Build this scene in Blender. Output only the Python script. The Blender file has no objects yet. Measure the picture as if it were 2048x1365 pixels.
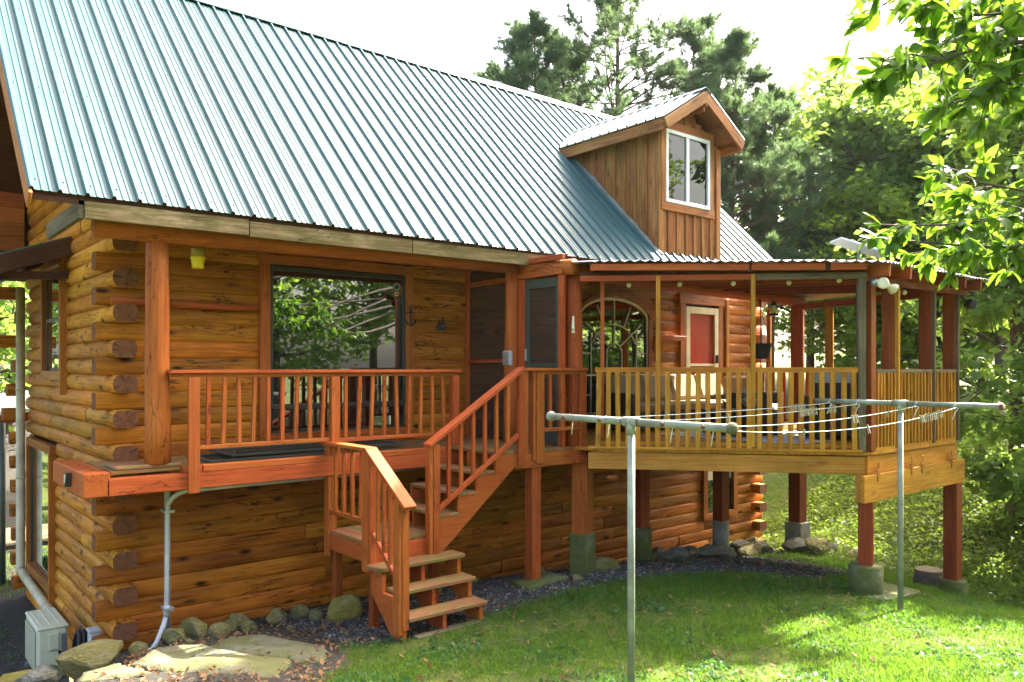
import bpy, bmesh, math, random
import numpy as np
from mathutils import Vector, Matrix, noise

# ------------------------------------------------------------------ camera, sky, sun, exposure
S = bpy.context.scene
COL = S.collection
cam_d = bpy.data.cameras.new("camera"); cam = bpy.data.objects.new("camera", cam_d); COL.objects.link(cam)
cam.location = (-2.2, -9.68, 2.75)
cam.rotation_euler = (math.radians(90), 0, math.radians(50.4 - 90))
cam_d.sensor_width = 36.0; cam_d.lens = 27.97; cam_d.shift_y = 0.0271
cam_d.clip_start = 0.05; cam_d.clip_end = 2000
S.camera = cam
SUN = Vector((0.735, -0.01, 0.675)).normalized()
w = bpy.data.worlds.new("World"); S.world = w; w.use_nodes = True
nt = w.node_tree; nt.nodes.clear()
sky = nt.nodes.new("ShaderNodeTexSky"); sky.sky_type = 'NISHITA'; sky.sun_disc = False
sky.sun_elevation = math.asin(SUN.z); sky.sun_rotation = math.atan2(SUN.x, SUN.y)
sky.altitude = 200; sky.air_density = 1.0; sky.dust_density = 10.0; sky.ozone_density = 1.0
bg = nt.nodes.new("ShaderNodeBackground"); bg.inputs[1].default_value = 0.135
wo = nt.nodes.new("ShaderNodeOutputWorld")
nt.links.new(sky.outputs[0], bg.inputs[0]); nt.links.new(bg.outputs[0], wo.inputs[0])
sd = bpy.data.lights.new("sun", 'SUN'); sd.energy = 5.0; sd.angle = math.radians(0.5); sd.color = (1.0, 0.94, 0.84)
so = bpy.data.objects.new("sun", sd); COL.objects.link(so)
so.rotation_euler = SUN.to_track_quat('Z', 'Y').to_euler()
S.view_settings.view_transform = 'Standard'; S.view_settings.look = 'None'
S.view_settings.exposure = 2.93; S.view_settings.gamma = 1.0
S.cycles.max_bounces = 7; S.cycles.diffuse_bounces = 3; S.cycles.glossy_bounces = 3
S.cycles.transparent_max_bounces = 8; S.cycles.transmission_bounces = 4
S.cycles.caustics_reflective = False; S.cycles.caustics_refractive = False
S.cycles.use_denoising = True
rnd = random.Random(7)
rng = np.random.default_rng(11)

# ------------------------------------------------------------------ object helpers
WM = {}
def link(o, parent=None, mw=None):
    mw = mw or Matrix.Identity(4)
    COL.objects.link(o); WM[o.name] = mw
    if parent is not None:
        o.parent = parent; o.matrix_parent_inverse = WM[parent.name].inverted()
    o.matrix_basis = mw
    return o
def tag(o, label=None, cat=None, group=None, kind=None):
    if label: o["label"] = label
    if cat: o["category"] = cat
    if group: o["group"] = group
    if kind: o["kind"] = kind
    return o
def thing(name, label, cat, loc, group=None):
    o = bpy.data.objects.new(name, None); o.empty_display_size = 0.1
    link(o, None, Matrix.Translation(loc)); return tag(o, label, cat, group)
def mesh_np(name, V, F, mats=(), smooth=False, mi=None):
    V = np.asarray(V, np.float32); F = np.asarray(F, np.int32)
    me = bpy.data.meshes.new(name); n, k = F.shape
    me.vertices.add(len(V)); me.vertices.foreach_set("co", V.ravel())
    me.loops.add(n * k); me.loops.foreach_set("vertex_index", F.ravel())
    me.polygons.add(n); me.polygons.foreach_set("loop_start", np.arange(n, dtype=np.int32) * k)
    me.polygons.foreach_set("loop_total", np.full(n, k, np.int32))
    if smooth: me.polygons.foreach_set("use_smooth", np.ones(n, bool))
    for m in mats: me.materials.append(m)
    if mi is not None: me.polygons.foreach_set("material_index", np.asarray(mi, np.int32))
    me.update(calc_edges=True); return me
def mesh_py(name, V, F, mat=None, smooth=False):
    me = bpy.data.meshes.new(name); me.from_pydata([tuple(v) for v in V], [], F)
    if mat: me.materials.append(mat)
    if smooth:
        for p in me.polygons: p.use_smooth = True
    me.update(); return me
def add(name, me, parent=None, mw=None):
    return link(bpy.data.objects.new(name, me), parent, mw)
def T3(x, y, z): return Matrix.Translation((x, y, z))
def axes(o, x, up):
    x = Vector(x).normalized(); y = Vector(up).cross(x)
    if y.length < 1e-5: y = Vector((0, 1, 0)).cross(x)
    y.normalize(); z = x.cross(y)
    m = Matrix((x, y, z)).transposed().to_4x4(); m.translation = o; return m
BOXC = {}
def box_mesh(l, w_, h, mat, bev=0.004):
    key = (round(l, 3), round(w_, 3), round(h, 3), mat.name, bev)
    if key in BOXC: return BOXC[key]
    bm = bmesh.new(); bmesh.ops.create_cube(bm, size=1)
    bmesh.ops.scale(bm, vec=(l, w_, h), verts=bm.verts)
    b = min(bev, 0.3 * min(l, w_, h))
    if b > 0: bmesh.ops.bevel(bm, geom=bm.edges[:], offset=b, segments=1, affect='EDGES')
    me = bpy.data.meshes.new("board"); bm.to_mesh(me); bm.free(); me.materials.append(mat)
    BOXC[key] = me; return me
def board(name, parent, p0, p1, w_, h, mat, up=(0, 0, 1), bev=0.004):
    """a board from p0 to p1 (centre line); w_ is across, h is along `up`"""
    p0, p1 = Vector(p0), Vector(p1)
    return add(name, box_mesh((p1 - p0).length, w_, h, mat, bev), parent, axes((p0 + p1) / 2, p1 - p0, up))
def block(name, parent, lo, hi, mat, bev=0.004, long='auto'):
    lo, hi = Vector(lo), Vector(hi); d = hi - lo; c = (lo + hi) / 2
    ax = max(range(3), key=lambda i: d[i])
    if ax == 0: return board(name, parent, (lo.x, c.y, c.z), (hi.x, c.y, c.z), d.y, d.z, mat, bev=bev)
    if ax == 1: return board(name, parent, (c.x, lo.y, c.z), (c.x, hi.y, c.z), d.x, d.z, mat, bev=bev)
    return board(name, parent, (c.x, c.y, lo.z), (c.x, c.y, hi.z), d.x, d.y, mat, up=(0, 1, 0), bev=bev)
def tube_arrays(P, R, n=8, cap=True, wob=0, seed=0):
    P = np.asarray(P, float); m = len(P); R = np.broadcast_to(np.asarray(R, float), (m,))
    Tn = np.gradient(P, axis=0); Tn /= np.linalg.norm(Tn, axis=1)[:, None] + 1e-9
    ref = np.array([0, 0, 1.]) if abs(Tn[:, 2]).mean() < .8 else np.array([1., 0, 0])
    A = np.cross(Tn, ref); A /= np.linalg.norm(A, axis=1)[:, None] + 1e-9
    B = np.cross(Tn, A); a = np.linspace(0, 2 * np.pi, n, endpoint=False)
    rr = np.ones((m, n))
    if wob:
        g = np.random.default_rng(seed); rr += wob * (g.standard_normal((1, n)) * .7 + g.standard_normal((m, n)) * .35)
    V = P[:, None] + (R[:, None] * rr)[..., None] * (np.cos(a)[None, :, None] * A[:, None] + np.sin(a)[None, :, None] * B[:, None])
    V = V.reshape(-1, 3); F = []
    i = np.arange(n); j = (i + 1) % n
    for k in range(m - 1): F.append(np.stack([k * n + i, k * n + j, (k + 1) * n + j, (k + 1) * n + i], 1))
    F = np.concatenate(F)
    if cap:
        V = np.concatenate([V, P[:1], P[-1:]]); c0 = m * n
        F = np.concatenate([F, np.stack([j, i, np.full(n, c0), np.full(n, c0)], 1), np.stack([(m - 1) * n + i, (m - 1) * n + j, np.full(n, c0 + 1), np.full(n, c0 + 1)], 1)])
    return V, F
def quads_to_mesh(name, V, F, mat, smooth=True):
    F = np.asarray(F); tri = F[:, 2] == F[:, 3]
    me = mesh_py(name, V, [tuple(f[:3]) if t else tuple(f) for f, t in zip(F.tolist(), tri)], mat, smooth)
    return me
def tube(name, parent, P, R, mat, n=8, wob=0, seed=0, smooth=True):
    P = np.asarray(P, float); c = P[0].copy()
    V, F = tube_arrays(P - c, R, n, True, wob, seed)
    o = add(name, quads_to_mesh(name, V, F, mat, smooth), parent, T3(*c))
    return o
def pole(name, parent, p0, p1, r0, r1, mat, n=12, wob=0.03, seed=0, seg=6):
    """a round post or log: mesh runs along local X so the grain follows it"""
    p0, p1 = Vector(p0), Vector(p1); L = (p1 - p0).length
    x = np.linspace(0, L, seg + 1); g = np.random.default_rng(seed)
    P = np.stack([x, g.standard_normal(seg + 1) * wob * r0 * .5, g.standard_normal(seg + 1) * wob * r0 * .5], 1)
    V, F = tube_arrays(P, np.linspace(r0, r1, seg + 1), n, True, wob, seed)
    up = (0, 0, 1) if abs((p1 - p0).normalized().z) < .9 else (0, 1, 0)
    return add(name, quads_to_mesh(name, V, F, mat, True), parent, axes(p0, p1 - p0, up))
def lathe(name, parent, prof, mat, loc, n=20, smooth=True, axis=None):
    V, F = [], []
    m = len(prof)
    for r, z in prof:
        for k in range(n):
            a = 2 * math.pi * k / n; V.append((r * math.cos(a), r * math.sin(a), z))
    for i in range(m - 1):
        for k in range(n):
            F.append((i * n + k, i * n + (k + 1) % n, (i + 1) * n + (k + 1) % n, (i + 1) * n + k))
    F.append(tuple(range(n - 1, -1, -1))); F.append(tuple((m - 1) * n + k for k in range(n)))
    me = mesh_py(name, V, F, mat, False)
    if smooth:
        for p in me.polygons: p.use_smooth = len(p.vertices) == 4
    mw = T3(*loc) if axis is None else Matrix.Translation(loc) @ Vector(axis).to_track_quat('Z', 'Y').to_matrix().to_4x4()
    return add(name, me, parent, mw)
def prism(name, parent, poly, ext, mat):
    """closed prism from 3D polygon `poly` swept by vector ext"""
    n = len(poly); V = [Vector(p) for p in poly] + [Vector(p) + Vector(ext) for p in poly]
    F = [tuple(range(n - 1, -1, -1)), tuple(range(n, 2 * n))] + [(i, (i + 1) % n, n + (i + 1) % n, n + i) for i in range(n)]
    c = V[0].copy(); me = mesh_py(name, [v - c for v in V], F, mat)
    bm = bmesh.new(); bm.from_mesh(me); bmesh.ops.recalc_face_normals(bm, faces=bm.faces); bm.to_mesh(me); bm.free()
    return add(name, me, parent, Matrix.Translation(c))

# ------------------------------------------------------------------ materials
class NT:
    def __init__(s, name):
        s.m = bpy.data.materials.new(name); s.m.use_nodes = True; s.t = s.m.node_tree; s.t.nodes.clear()
        s.out = s.n("ShaderNodeOutputMaterial")
    def n(s, t, **k):
        x = s.t.nodes.new(t)
        for a, b in k.items(): setattr(x, a, b)
        return x
    def l(s, a, b): s.t.links.new(a, b)
    def set(s, sock, v):
        if hasattr(v, 'is_output') or isinstance(v, bpy.types.NodeSocket): s.l(v, sock)
        else:
            if isinstance(v, tuple) and len(v) == 3 and sock.type == 'RGBA': v = (*v, 1)
            sock.default_value = v
    def math(s, op, a, b=0.0, clamp=False):
        x = s.n("ShaderNodeMath", operation=op, use_clamp=clamp); s.set(x.inputs[0], a); s.set(x.inputs[1], b); return x.outputs[0]
    def mix(s, f, a, b, bt='MIX'):
        x = s.n("ShaderNodeMix", data_type='RGBA', blend_type=bt); s.set(x.inputs[0], f); s.set(x.inputs[6], a); s.set(x.inputs[7], b); return x.outputs[2]
    def ramp(s, v, *stops):
        x = s.n("ShaderNodeValToRGB"); e = x.color_ramp.elements
        while len(e) < len(stops): e.new(0.5)
        for el, (p, c) in zip(e, stops):
            el.position = p; el.color = (*c, 1) if isinstance(c, tuple) else (c, c, c, 1)
        s.l(v, x.inputs[0]); return x.outputs[0]
    def mapv(s, v, scale, loc=None):
        x = s.n("ShaderNodeMapping"); s.l(v, x.inputs[0]); x.inputs['Scale'].default_value = scale
        if loc is not None: s.set(x.inputs['Location'], loc)
        return x.outputs[0]
    def noise(s, v, scale, detail=4, rough=.55, dist=0.0):
        x = s.n("ShaderNodeTexNoise"); s.l(v, x.inputs['Vector']); x.inputs['Scale'].default_value = scale
        x.inputs['Detail'].default_value = detail; x.inputs['Roughness'].default_value = rough; x.inputs['Distortion'].default_value = dist
        return x.outputs[0]
    def vor(s, v, scale, feat='F1'):
        x = s.n("ShaderNodeTexVoronoi", feature=feat); s.l(v, x.inputs['Vector']); x.inputs['Scale'].default_value = scale; return x.outputs[0]
    def bump(s, h, strength=.3, dist=.01):
        x = s.n("ShaderNodeBump"); s.l(h, x.inputs['Height']); x.inputs['Strength'].default_value = strength; x.inputs['Distance'].default_value = dist; return x.outputs[0]
    def bsdf(s, col, rough=.6, normal=None, **k):
        x = s.n("ShaderNodeBsdfPrincipled"); s.set(x.inputs['Base Color'], col); s.set(x.inputs['Roughness'], rough)
        if normal is not None: s.l(normal, x.inputs['Normal'])
        for a, b in k.items(): s.set(x.inputs[a.replace('_', ' ')], b)
        return x.outputs[0]
    def done(s, sh): s.l(sh, s.out.inputs[0]); return s.m
    def objvec(s):
        tc = s.n("ShaderNodeTexCoord"); oi = s.n("ShaderNodeObjectInfo")
        ad = s.n("ShaderNodeVectorMath", operation='ADD'); s.l(tc.outputs['Object'], ad.inputs[0])
        mu = s.math('MULTIPLY', oi.outputs['Random'], 37.0); cb = s.n("ShaderNodeCombineXYZ")
        for i in range(3): s.l(mu, cb.inputs[i])
        s.l(cb.outputs[0], ad.inputs[1]); return ad.outputs[0], oi.outputs['Random']
    def worldvec(s): return s.n("ShaderNodeNewGeometry").outputs['Position']

def wood(name, dark, mid, light, rough=.55, knots=.5, checks=.0, var=.25, grain=1.0, bump=.25, moss=None, spec=.2, blot=.5):
    t = NT(name); v, r = t.objvec()
    wv = t.noise(t.mapv(v, (.5, 2.2, 2.2)), 1.6, 2)
    g1 = t.noise(t.mapv(v, (1.1 * grain, 22 * grain, 22 * grain)), 1.5, 7, .62, .6)
    g2 = t.noise(t.mapv(v, (2.0, 90, 90)), 1.4, 3, .6)
    f = t.math('ADD', t.math('MULTIPLY', g1, .75), t.math('MULTIPLY', wv, .35))
    col = t.ramp(f, (.36, dark), (.54, mid), (.72, light))
    col = t.mix(.45, col, t.ramp(g2, (.3, .3), (.7, 1.0)), 'MULTIPLY')
    big = t.noise(t.mapv(v, (.9, 1.6, 1.6)), 1.7, 4, .6); col = t.mix(blot, col, t.ramp(big, (.32, .5), (.6, 1.0)), 'MULTIPLY')
    if knots:
        k = t.vor(t.mapv(v, (2.1, 5.5, 5.5)), 1.0)
        km = t.ramp(k, (.08, 1.0), (.25, 0.0))
        kn = t.noise(t.mapv(v, (1.2, 1.7, 1.7)), 1.3, 1)
        km = t.math('MULTIPLY', km, t.ramp(kn, (.44, 0.0), (.50, knots)))
        col = t.mix(km, col, tuple(c * .16 for c in dark))
    hgt = t.math('ADD', t.math('MULTIPLY', g1, .6), t.math('MULTIPLY', g2, .4))
    if checks:
        c1 = t.noise(t.mapv(v, (1.6, 13, 13)), 1.0, 3, .5, 1.2)
        c1 = t.math('ABSOLUTE', t.math('SUBTRACT', c1, .5))
        cm = t.ramp(c1, (.006, 1.0), (.022, 0.0))
        gate = t.ramp(t.noise(t.mapv(v, (1.0, 2.5, 2.5)), 1.1, 1), (.50, 0.0), (.60, 1.0))
        cm = t.math('MULTIPLY', t.math('MULTIPLY', cm, gate), checks)
        col = t.mix(cm, col, tuple(c * .12 for c in dark)); hgt = t.math('SUBTRACT', hgt, t.math('MULTIPLY', cm, 1.2))
    hv = t.n("ShaderNodeHueSaturation"); t.l(col, hv.inputs['Color'])
    t.l(t.math('ADD', t.math('MULTIPLY', r, var * 2), 1 - var), hv.inputs['Value'])
    r2 = t.math('FRACT', t.math('MULTIPLY', r, 17.3)); t.l(t.math('ADD', t.math('MULTIPLY', r2, .016), .492), hv.inputs['Hue'])
    col = hv.outputs[0]
    if moss:
        mn = t.noise(t.mapv(v, (1.5, 6, 6)), 2.2, 6, .7); col = t.mix(t.ramp(mn, (.42, 0.0), (.62, .85)), col, moss)
    return t.done(t.bsdf(col, rough, t.bump(hgt, bump, .006), Specular_IOR_Level=spec))

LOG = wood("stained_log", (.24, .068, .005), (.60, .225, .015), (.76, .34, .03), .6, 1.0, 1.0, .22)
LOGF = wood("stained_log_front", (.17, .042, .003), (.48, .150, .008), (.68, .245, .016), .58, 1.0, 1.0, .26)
LOGE = wood("log_end_grain", (.10, .026, .009), (.17, .046, .016), (.25, .08, .028), .75, 0, .6, .25, bump=.5)
def end_grain():
    t = NT("log_end_rings"); tc = t.n("ShaderNodeTexCoord"); v, r = t.objvec()
    sx = t.n("ShaderNodeSeparateXYZ"); t.l(tc.outputs['Object'], sx.inputs[0])
    dy = t.math('SUBTRACT', sx.outputs[1], .075); d = t.math('SQRT', t.math('ADD', t.math('MULTIPLY', dy, dy), t.math('MULTIPLY', sx.outputs[2], sx.outputs[2])))
    n = t.noise(v, 14, 4, .6); d = t.math('ADD', d, t.math('MULTIPLY', n, .03))
    rg = t.math('SINE', t.math('MULTIPLY', d, 420.0)); ang = t.math('ARCTAN2', sx.outputs[2], dy)
    cb = t.n("ShaderNodeCombineXYZ"); t.l(t.math('MULTIPLY', ang, 1.6), cb.inputs[0]); t.l(t.math('MULTIPLY', r, 50.0), cb.inputs[1])
    ck = t.math('MULTIPLY', t.ramp(t.noise(cb.outputs[0], 2.6, 2), (.60, 0.0), (.64, 1.0)), .8)
    c = t.ramp(t.math('ADD', t.math('MULTIPLY', rg, .22), n), (.25, (.10, .028, .009)), (.55, (.19, .058, .018)), (.85, (.30, .11, .04)))
    c = t.mix(t.math('MULTIPLY', t.noise(v, 5, 3), .5), c, (.17, .11, .07)); c = t.mix(ck, c, (.02, .008, .004))
    return t.done(t.bsdf(c, .8, t.bump(rg, .25, .004), Specular_IOR_Level=.15))
LOGE = end_grain()
TRIM = wood("window_trim_wood", (.24, .060, .008), (.44, .125, .016), (.58, .20, .028), .5, .6, .4, .12)
ORNG = wood("orange_paint", (.34, .064, .010), (.45, .102, .018), (.52, .14, .03), .6, .3, .7, .12, bump=.2, blot=.16)
ORNGW = wood("orange_paint_worn_tread", (.25, .085, .042), (.36, .125, .062), (.40, .19, .11), .6, .2, .4, .12, moss=(.15, .16, .03))
YELW = wood("golden_treated_wood", (.34, .125, .010), (.56, .235, .020), (.70, .35, .045), .5, .5, .15, .12)
RIMW = wood("tan_rim_wood", (.34, .12, .018), (.50, .20, .032), (.60, .28, .06), .6, .4, .2, .10)
BRNW = wood("brown_post_paint", (.21, .038, .008), (.27, .053, .012), (.34, .078, .02), .55, .1, .2, .08, bump=.15, blot=.2)
DARKW = wood("dark_stained_rafter", (.05, .018, .008), (.085, .03, .012), (.12, .05, .02), .6, .2, .2, .15)
WEATH = wood("weathered_dormer_wood", (.18, .062, .018), (.40, .155, .042), (.54, .245, .08), .65, .5, .5, .16, bump=.4)
GREYW = wood("grey_weathered_wood", (.10, .075, .04), (.17, .13, .075), (.27, .22, .13), .75, .5, .6, .12, bump=.4)
FASC = wood("mossy_fascia_wood", (.11, .07, .03), (.23, .155, .07), (.40, .30, .16), .8, .2, .9, .12, bump=.6, moss=(.10, .085, .02))
PLANK = wood("red_cedar_plank", (.24, .055, .008), (.40, .11, .015), (.54, .17, .025), .45, .7, .4, .15)

def simple(name, col, rough=.5, var=.12, scale=6, bump=0, **k):
    t = NT(name); v, r = t.objvec(); n = t.noise(v, scale, 5, .6)
    c = t.mix(t.ramp(n, (.3, 0.0), (.7, 1.0)), tuple(x * (1 - var) for x in col), tuple(min(1, x * (1 + var)) for x in col))
    nm = t.bump(t.noise(v, scale * 6, 3), bump, .004) if bump else None
    return t.done(t.bsdf(c, rough, nm, **k))
def roof_mat():
    t = NT("teal_roof_paint"); v, r = t.objvec()
    n = t.noise(t.mapv(v, (3, .5, 3)), 2.0, 5, .6)
    c = t.ramp(n, (.3, (.004, .052, .048)), (.7, (.009, .078, .070)))
    rg = t.math('ADD', t.math('ADD', t.math('MULTIPLY', n, .16), .39), t.math('MULTIPLY', r, .05))
    st_ = t.noise(t.mapv(v, (26, .35, 1)), 1.0, 4, .6); c = t.mix(t.ramp(st_, (.52, 0.0), (.72, .45)), c, (.10, .12, .10))
    return t.done(t.bsdf(c, rg, None, Specular_IOR_Level=.8))
TEAL = roof_mat()
GALV = simple("galvanised_steel", (.42, .43, .42), .38, .18, 8, .05, Metallic=.75)
GALVP = simple("painted_steel_pipe", (.25, .265, .19), .5, .35, 5, .15, Metallic=.15)
RUST = simple("rusty_bolt", (.16, .055, .025), .8, .3, 30, .3)
WHITEP = simple("white_vinyl", (.78, .78, .75), .35, .04)
CREAM = simple("cream_paint", (.76, .70, .52), .5, .1)
BEIGE = simple("beige_gutter_paint", (.52, .44, .26), .5, .25, 3, .1)
PVC = simple("grey_pvc", (.42, .44, .43), .45, .2, 4, .05)
ACM = simple("ivory_casing", (.56, .55, .38), .45, .1, 3)
ACD = simple("dark_grille", (.12, .13, .12), .6, .2)
BLACK = simple("black_rubber", (.012, .012, .013), .6, .3, 10)
BLKM = simple("black_iron", (.02, .018, .016), .5, .3, 12)
BRZ = simple("dark_bronze_sash", (.03, .027, .02), .45, .2)
DGRN = simple("dark_green_paint", (.045, .06, .042), .5, .15)
RED = simple("red_door_paint", (.80, .04, .012), .35, .12, 2)
YEL = simple("yellow_plastic", (.78, .62, .01), .4, .05)
YELT = simple("tinted_yellow_plastic", (.35, .25, .01), .3, .1)
WICK = simple("dark_wicker", (.018, .013, .010), .6, .5, 60, .8)
CUSH = simple("tan_cushion", (.30, .215, .125), .9, .12, 6, .1)
CUSHG = simple("grey_cushion", (.36, .35, .31), .9, .08, 6, .1)
RUG = simple("pale_rug", (.62, .60, .56), .95, .1, 8, .1)
RUBR = simple("red_reflector", (.65, .02, .02), .4, .05)
ROPE = simple("white_line", (.50, .62, .62), .7, .08, 40)
PINW = simple("grey_pin_wood", (.27, .235, .14), .85, .3, 30, .1)
TWINE = simple("white_twine", (.75, .75, .70), .9, .1)
def stone_mat(name, a, b, moss, amt):
    t = NT(name); v, r = t.objvec()
    n = t.noise(v, 3.2, 8, .65); n2 = t.noise(v, 14, 6, .65); vr = t.vor(v, 5)
    c = t.ramp(n, (.3, a), (.7, b)); c = t.mix(.5, c, t.ramp(n2, (.3, .35), (.7, 1.0)), 'MULTIPLY')
    m = t.ramp(t.noise(v, 2.1, 6, .7), (.5 - amt * .25, 0.0), (.68 - amt * .2, .9)); c = t.mix(m, c, moss)
    h = t.math('ADD', t.math('MULTIPLY', n2, .7), t.math('MULTIPLY', vr, .3))
    return t.done(t.bsdf(c, .9, t.bump(h, .9, .04), Specular_IOR_Level=.25))
STONE = stone_mat("mossy_rock", (.16, .13, .06), (.36, .31, .17), (.17, .155, .03), .45)
STONEB = stone_mat("ochre_boulder", (.20, .155, .05), (.40, .32, .11), (.22, .18, .03), .6)
STONEG = stone_mat("grey_rock", (.13, .125, .11), (.32, .30, .27), (.10, .11, .03), .25)
FLAG = stone_mat("lichened_flagstone", (.13, .122, .08), (.25, .235, .155), (.10, .105, .03), .55)
CONC = stone_mat("mossy_concrete", (.15, .15, .10), (.27, .265, .19), (.09, .10, .018), .8)
CONCG = stone_mat("grey_concrete", (.27, .265, .24), (.38, .37, .33), (.19, .17, .07), .15)
def glass_mat(name="window_glass", k=1.6, c0=.16):
    t = NT(name)
    fr = t.n("ShaderNodeFresnel"); fr.inputs[0].default_value = 1.7
    gl = t.n("ShaderNodeBsdfGlossy"); gl.inputs['Roughness'].default_value = .012; gl.inputs['Color'].default_value = (.95, 1, .97, 1)
    di = t.n("ShaderNodeBsdfDiffuse"); di.inputs[0].default_value = (.006, .007, .006, 1)
    mx = t.n("ShaderNodeMixShader"); f = t.math('ADD', t.math('MULTIPLY', fr.outputs[0], k), c0, True)
    t.l(f, mx.inputs[0]); t.l(di.outputs[0], mx.inputs[1]); t.l(gl.outputs[0], mx.inputs[2]); return t.done(mx.outputs[0])
GLASS = glass_mat(); GLASSD = glass_mat("dormer_glass", .55, 0.0)
def clear_glass():
    t = NT("clear_glass")
    gl = t.n("ShaderNodeBsdfGlossy"); gl.inputs['Roughness'].default_value = .02
    tr = t.n("ShaderNodeBsdfTransparent"); tr.inputs[0].default_value = (.88, .9, .88, 1)
    lw_ = t.n("ShaderNodeLayerWeight"); lw_.inputs[0].default_value = .5
    mx = t.n("ShaderNodeMixShader"); f = t.math('ADD', t.math('MULTIPLY', t.math('POWER', lw_.outputs[1], 3.0), .12), .004, True)
    t.l(f, mx.inputs[0]); t.l(tr.outputs[0], mx.inputs[1]); t.l(gl.outputs[0], mx.inputs[2]); return t.done(mx.outputs[0])
CLEAR = clear_glass()
def screen_mat():
    t = NT("insect_screen"); tr = t.n("ShaderNodeBsdfTransparent")
    di = t.n("ShaderNodeBsdfDiffuse"); di.inputs[0].default_value = (.07, .055, .04, 1)
    mx = t.n("ShaderNodeMixShader"); mx.inputs[0].default_value = .45
    t.l(tr.outputs[0], mx.inputs[1]); t.l(di.outputs[0], mx.inputs[2]); return t.done(mx.outputs[0])
SCREEN = screen_mat()
def leaf_mat(name, a, b, tr_col, trans=.45, rough=.45):
    t = NT(name); g = t.n("ShaderNodeNewGeometry"); r = g.outputs['Random Per Island']
    v, rr = t.objvec()
    cl = t.noise(v, .9, 2)
    f = t.math('ADD', t.math('MULTIPLY', r, .7), t.math('MULTIPLY', t.math('SUBTRACT', cl, .5), 1.2), True)
    c = t.mix(f, a, b)
    tc = t.mix(f, tuple(x * .75 for x in tr_col), tr_col)
    p = t.bsdf(c, rough, None, Specular_IOR_Level=.22)
    tl = t.n("ShaderNodeBsdfTranslucent"); t.l(tc, tl.inputs[0])
    mx = t.n("ShaderNodeMixShader"); mx.inputs[0].default_value = trans
    t.l(p, mx.inputs[1]); t.l(tl.outputs[0], mx.inputs[2]); return t.done(mx.outputs[0])
LEAF = leaf_mat("broad_leaf", (.07, .14, .025), (.16, .25, .05), (.40, .58, .08), .54)
LEAFD = leaf_mat("dark_broad_leaf", (.06, .125, .03), (.14, .22, .05), (.36, .54, .08), .52)
LEAFY = leaf_mat("yellow_green_leaf", (.075, .145, .015), (.15, .24, .03), (.42, .58, .05), .52)
LEAFB = leaf_mat("large_leaf", (.045, .115, .012), (.10, .19, .02), (.24, .44, .025), .5, .4)
NEEDLE = leaf_mat("pine_needle", (.04, .09, .045), (.09, .165, .07), (.20, .32, .11), .4, .5)
GRASS = leaf_mat("grass_blade", (.025, .09, .008), (.15, .26, .028), (.22, .40, .03), .45, .5)
WEED = leaf_mat("weed_leaf", (.03, .095, .025), (.07, .16, .045), (.14, .30, .05), .4, .45)
BANKL = leaf_mat("bank_cover_leaf", (.06, .12, .012), (.19, .25, .035), (.32, .44, .05), .45)
DRYL = leaf_mat("dry_leaf", (.16, .075, .03), (.34, .20, .10), (.35, .18, .07), .25, .7)
BARK = simple("bark", (.085, .065, .048), .95, .4, 12, .8)
BARKP = simple("pine_bark", (.11, .075, .055), .95, .4, 10, .8)

# ------------------------------------------------------------------ terrain
CP = np.array([(0,-.3,-.36),(2.7,-.1,-.33),(5.2,-.1,-.45),(7,-.1,-.62),(9.5,-.1,-.82),(12.85,-.1,-1.04),(2.6,-2.75,0),(4.35,-2.1,.02),
 (5.3,-2.1,.03),(7,-1.6,-.18),(9,-1.6,-.42),(11.4,-1.6,-.66),(7.35,-4.95,0),(10,-4.95,-.52),(7,-5.5,0),(1,-1.3,-.14),(.1,-1.05,-.14),
 (1.3,-3,.05),(-.6,-1.8,-.02),(-.45,-.75,-.5),(-.4,.8,-.87),(-.4,3,-1.0),(-1.5,.5,-.9),(-3,3,-1.1),(-1,6,-1.0),(-3,-1,-.55),(-3,-4,.3),
 (2.5,-5.4,.2),(5,-5.5,.12),(5.7,-7.2,.2),(-2.2,-9.7,1.15),(8,-7,0),(9.5,-6.4,-.4),(11,-5.5,-.85),(2,-9,.9),(6,-10,.7),(11,-9,-.1),
 (13,-3,-.92),(14.5,-4,-.62),(16,-4,.05),(18,-3.2,.55),(20,2,.35),(22,-5,1.7),(13,-7,-.75),(17,3,-.35),(14,5,-.85),(12,12,-.2),(5,12,-.6),
 (-5,10,-1.1),(-8,3,-.9),(-10,-6,.5),(5,8,-.9),(20,12,1.2),(24,6,1.6)], float)
def _U(r2): return np.where(r2 > 1e-9, r2 * np.log(r2 + 1e-12) * .5, 0)
_n = len(CP); _K = _U(((CP[:, None, :2] - CP[None, :, :2]) ** 2).sum(-1)) + np.eye(_n) * .05
_P = np.c_[np.ones(_n), CP[:, :2]]
_A = np.block([[_K, _P], [_P.T, np.zeros((3, 3))]]); _W = np.linalg.solve(_A, np.r_[CP[:, 2], 0, 0, 0])
def tps(x, y):
    x = np.asarray(x, float); y = np.asarray(y, float); sh = x.shape; x = x.ravel(); y = y.ravel(); out = np.empty(len(x))
    for s in range(0, len(x), 20000):
        a, b = x[s:s + 20000], y[s:s + 20000]
        r2 = (a[:, None] - CP[None, :, 0]) ** 2 + (b[:, None] - CP[None, :, 1]) ** 2
        out[s:s + 20000] = _U(r2) @ _W[:_n] + _W[_n] + _W[_n + 1] * a + _W[_n + 2] * b
    return out.reshape(sh)
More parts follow.
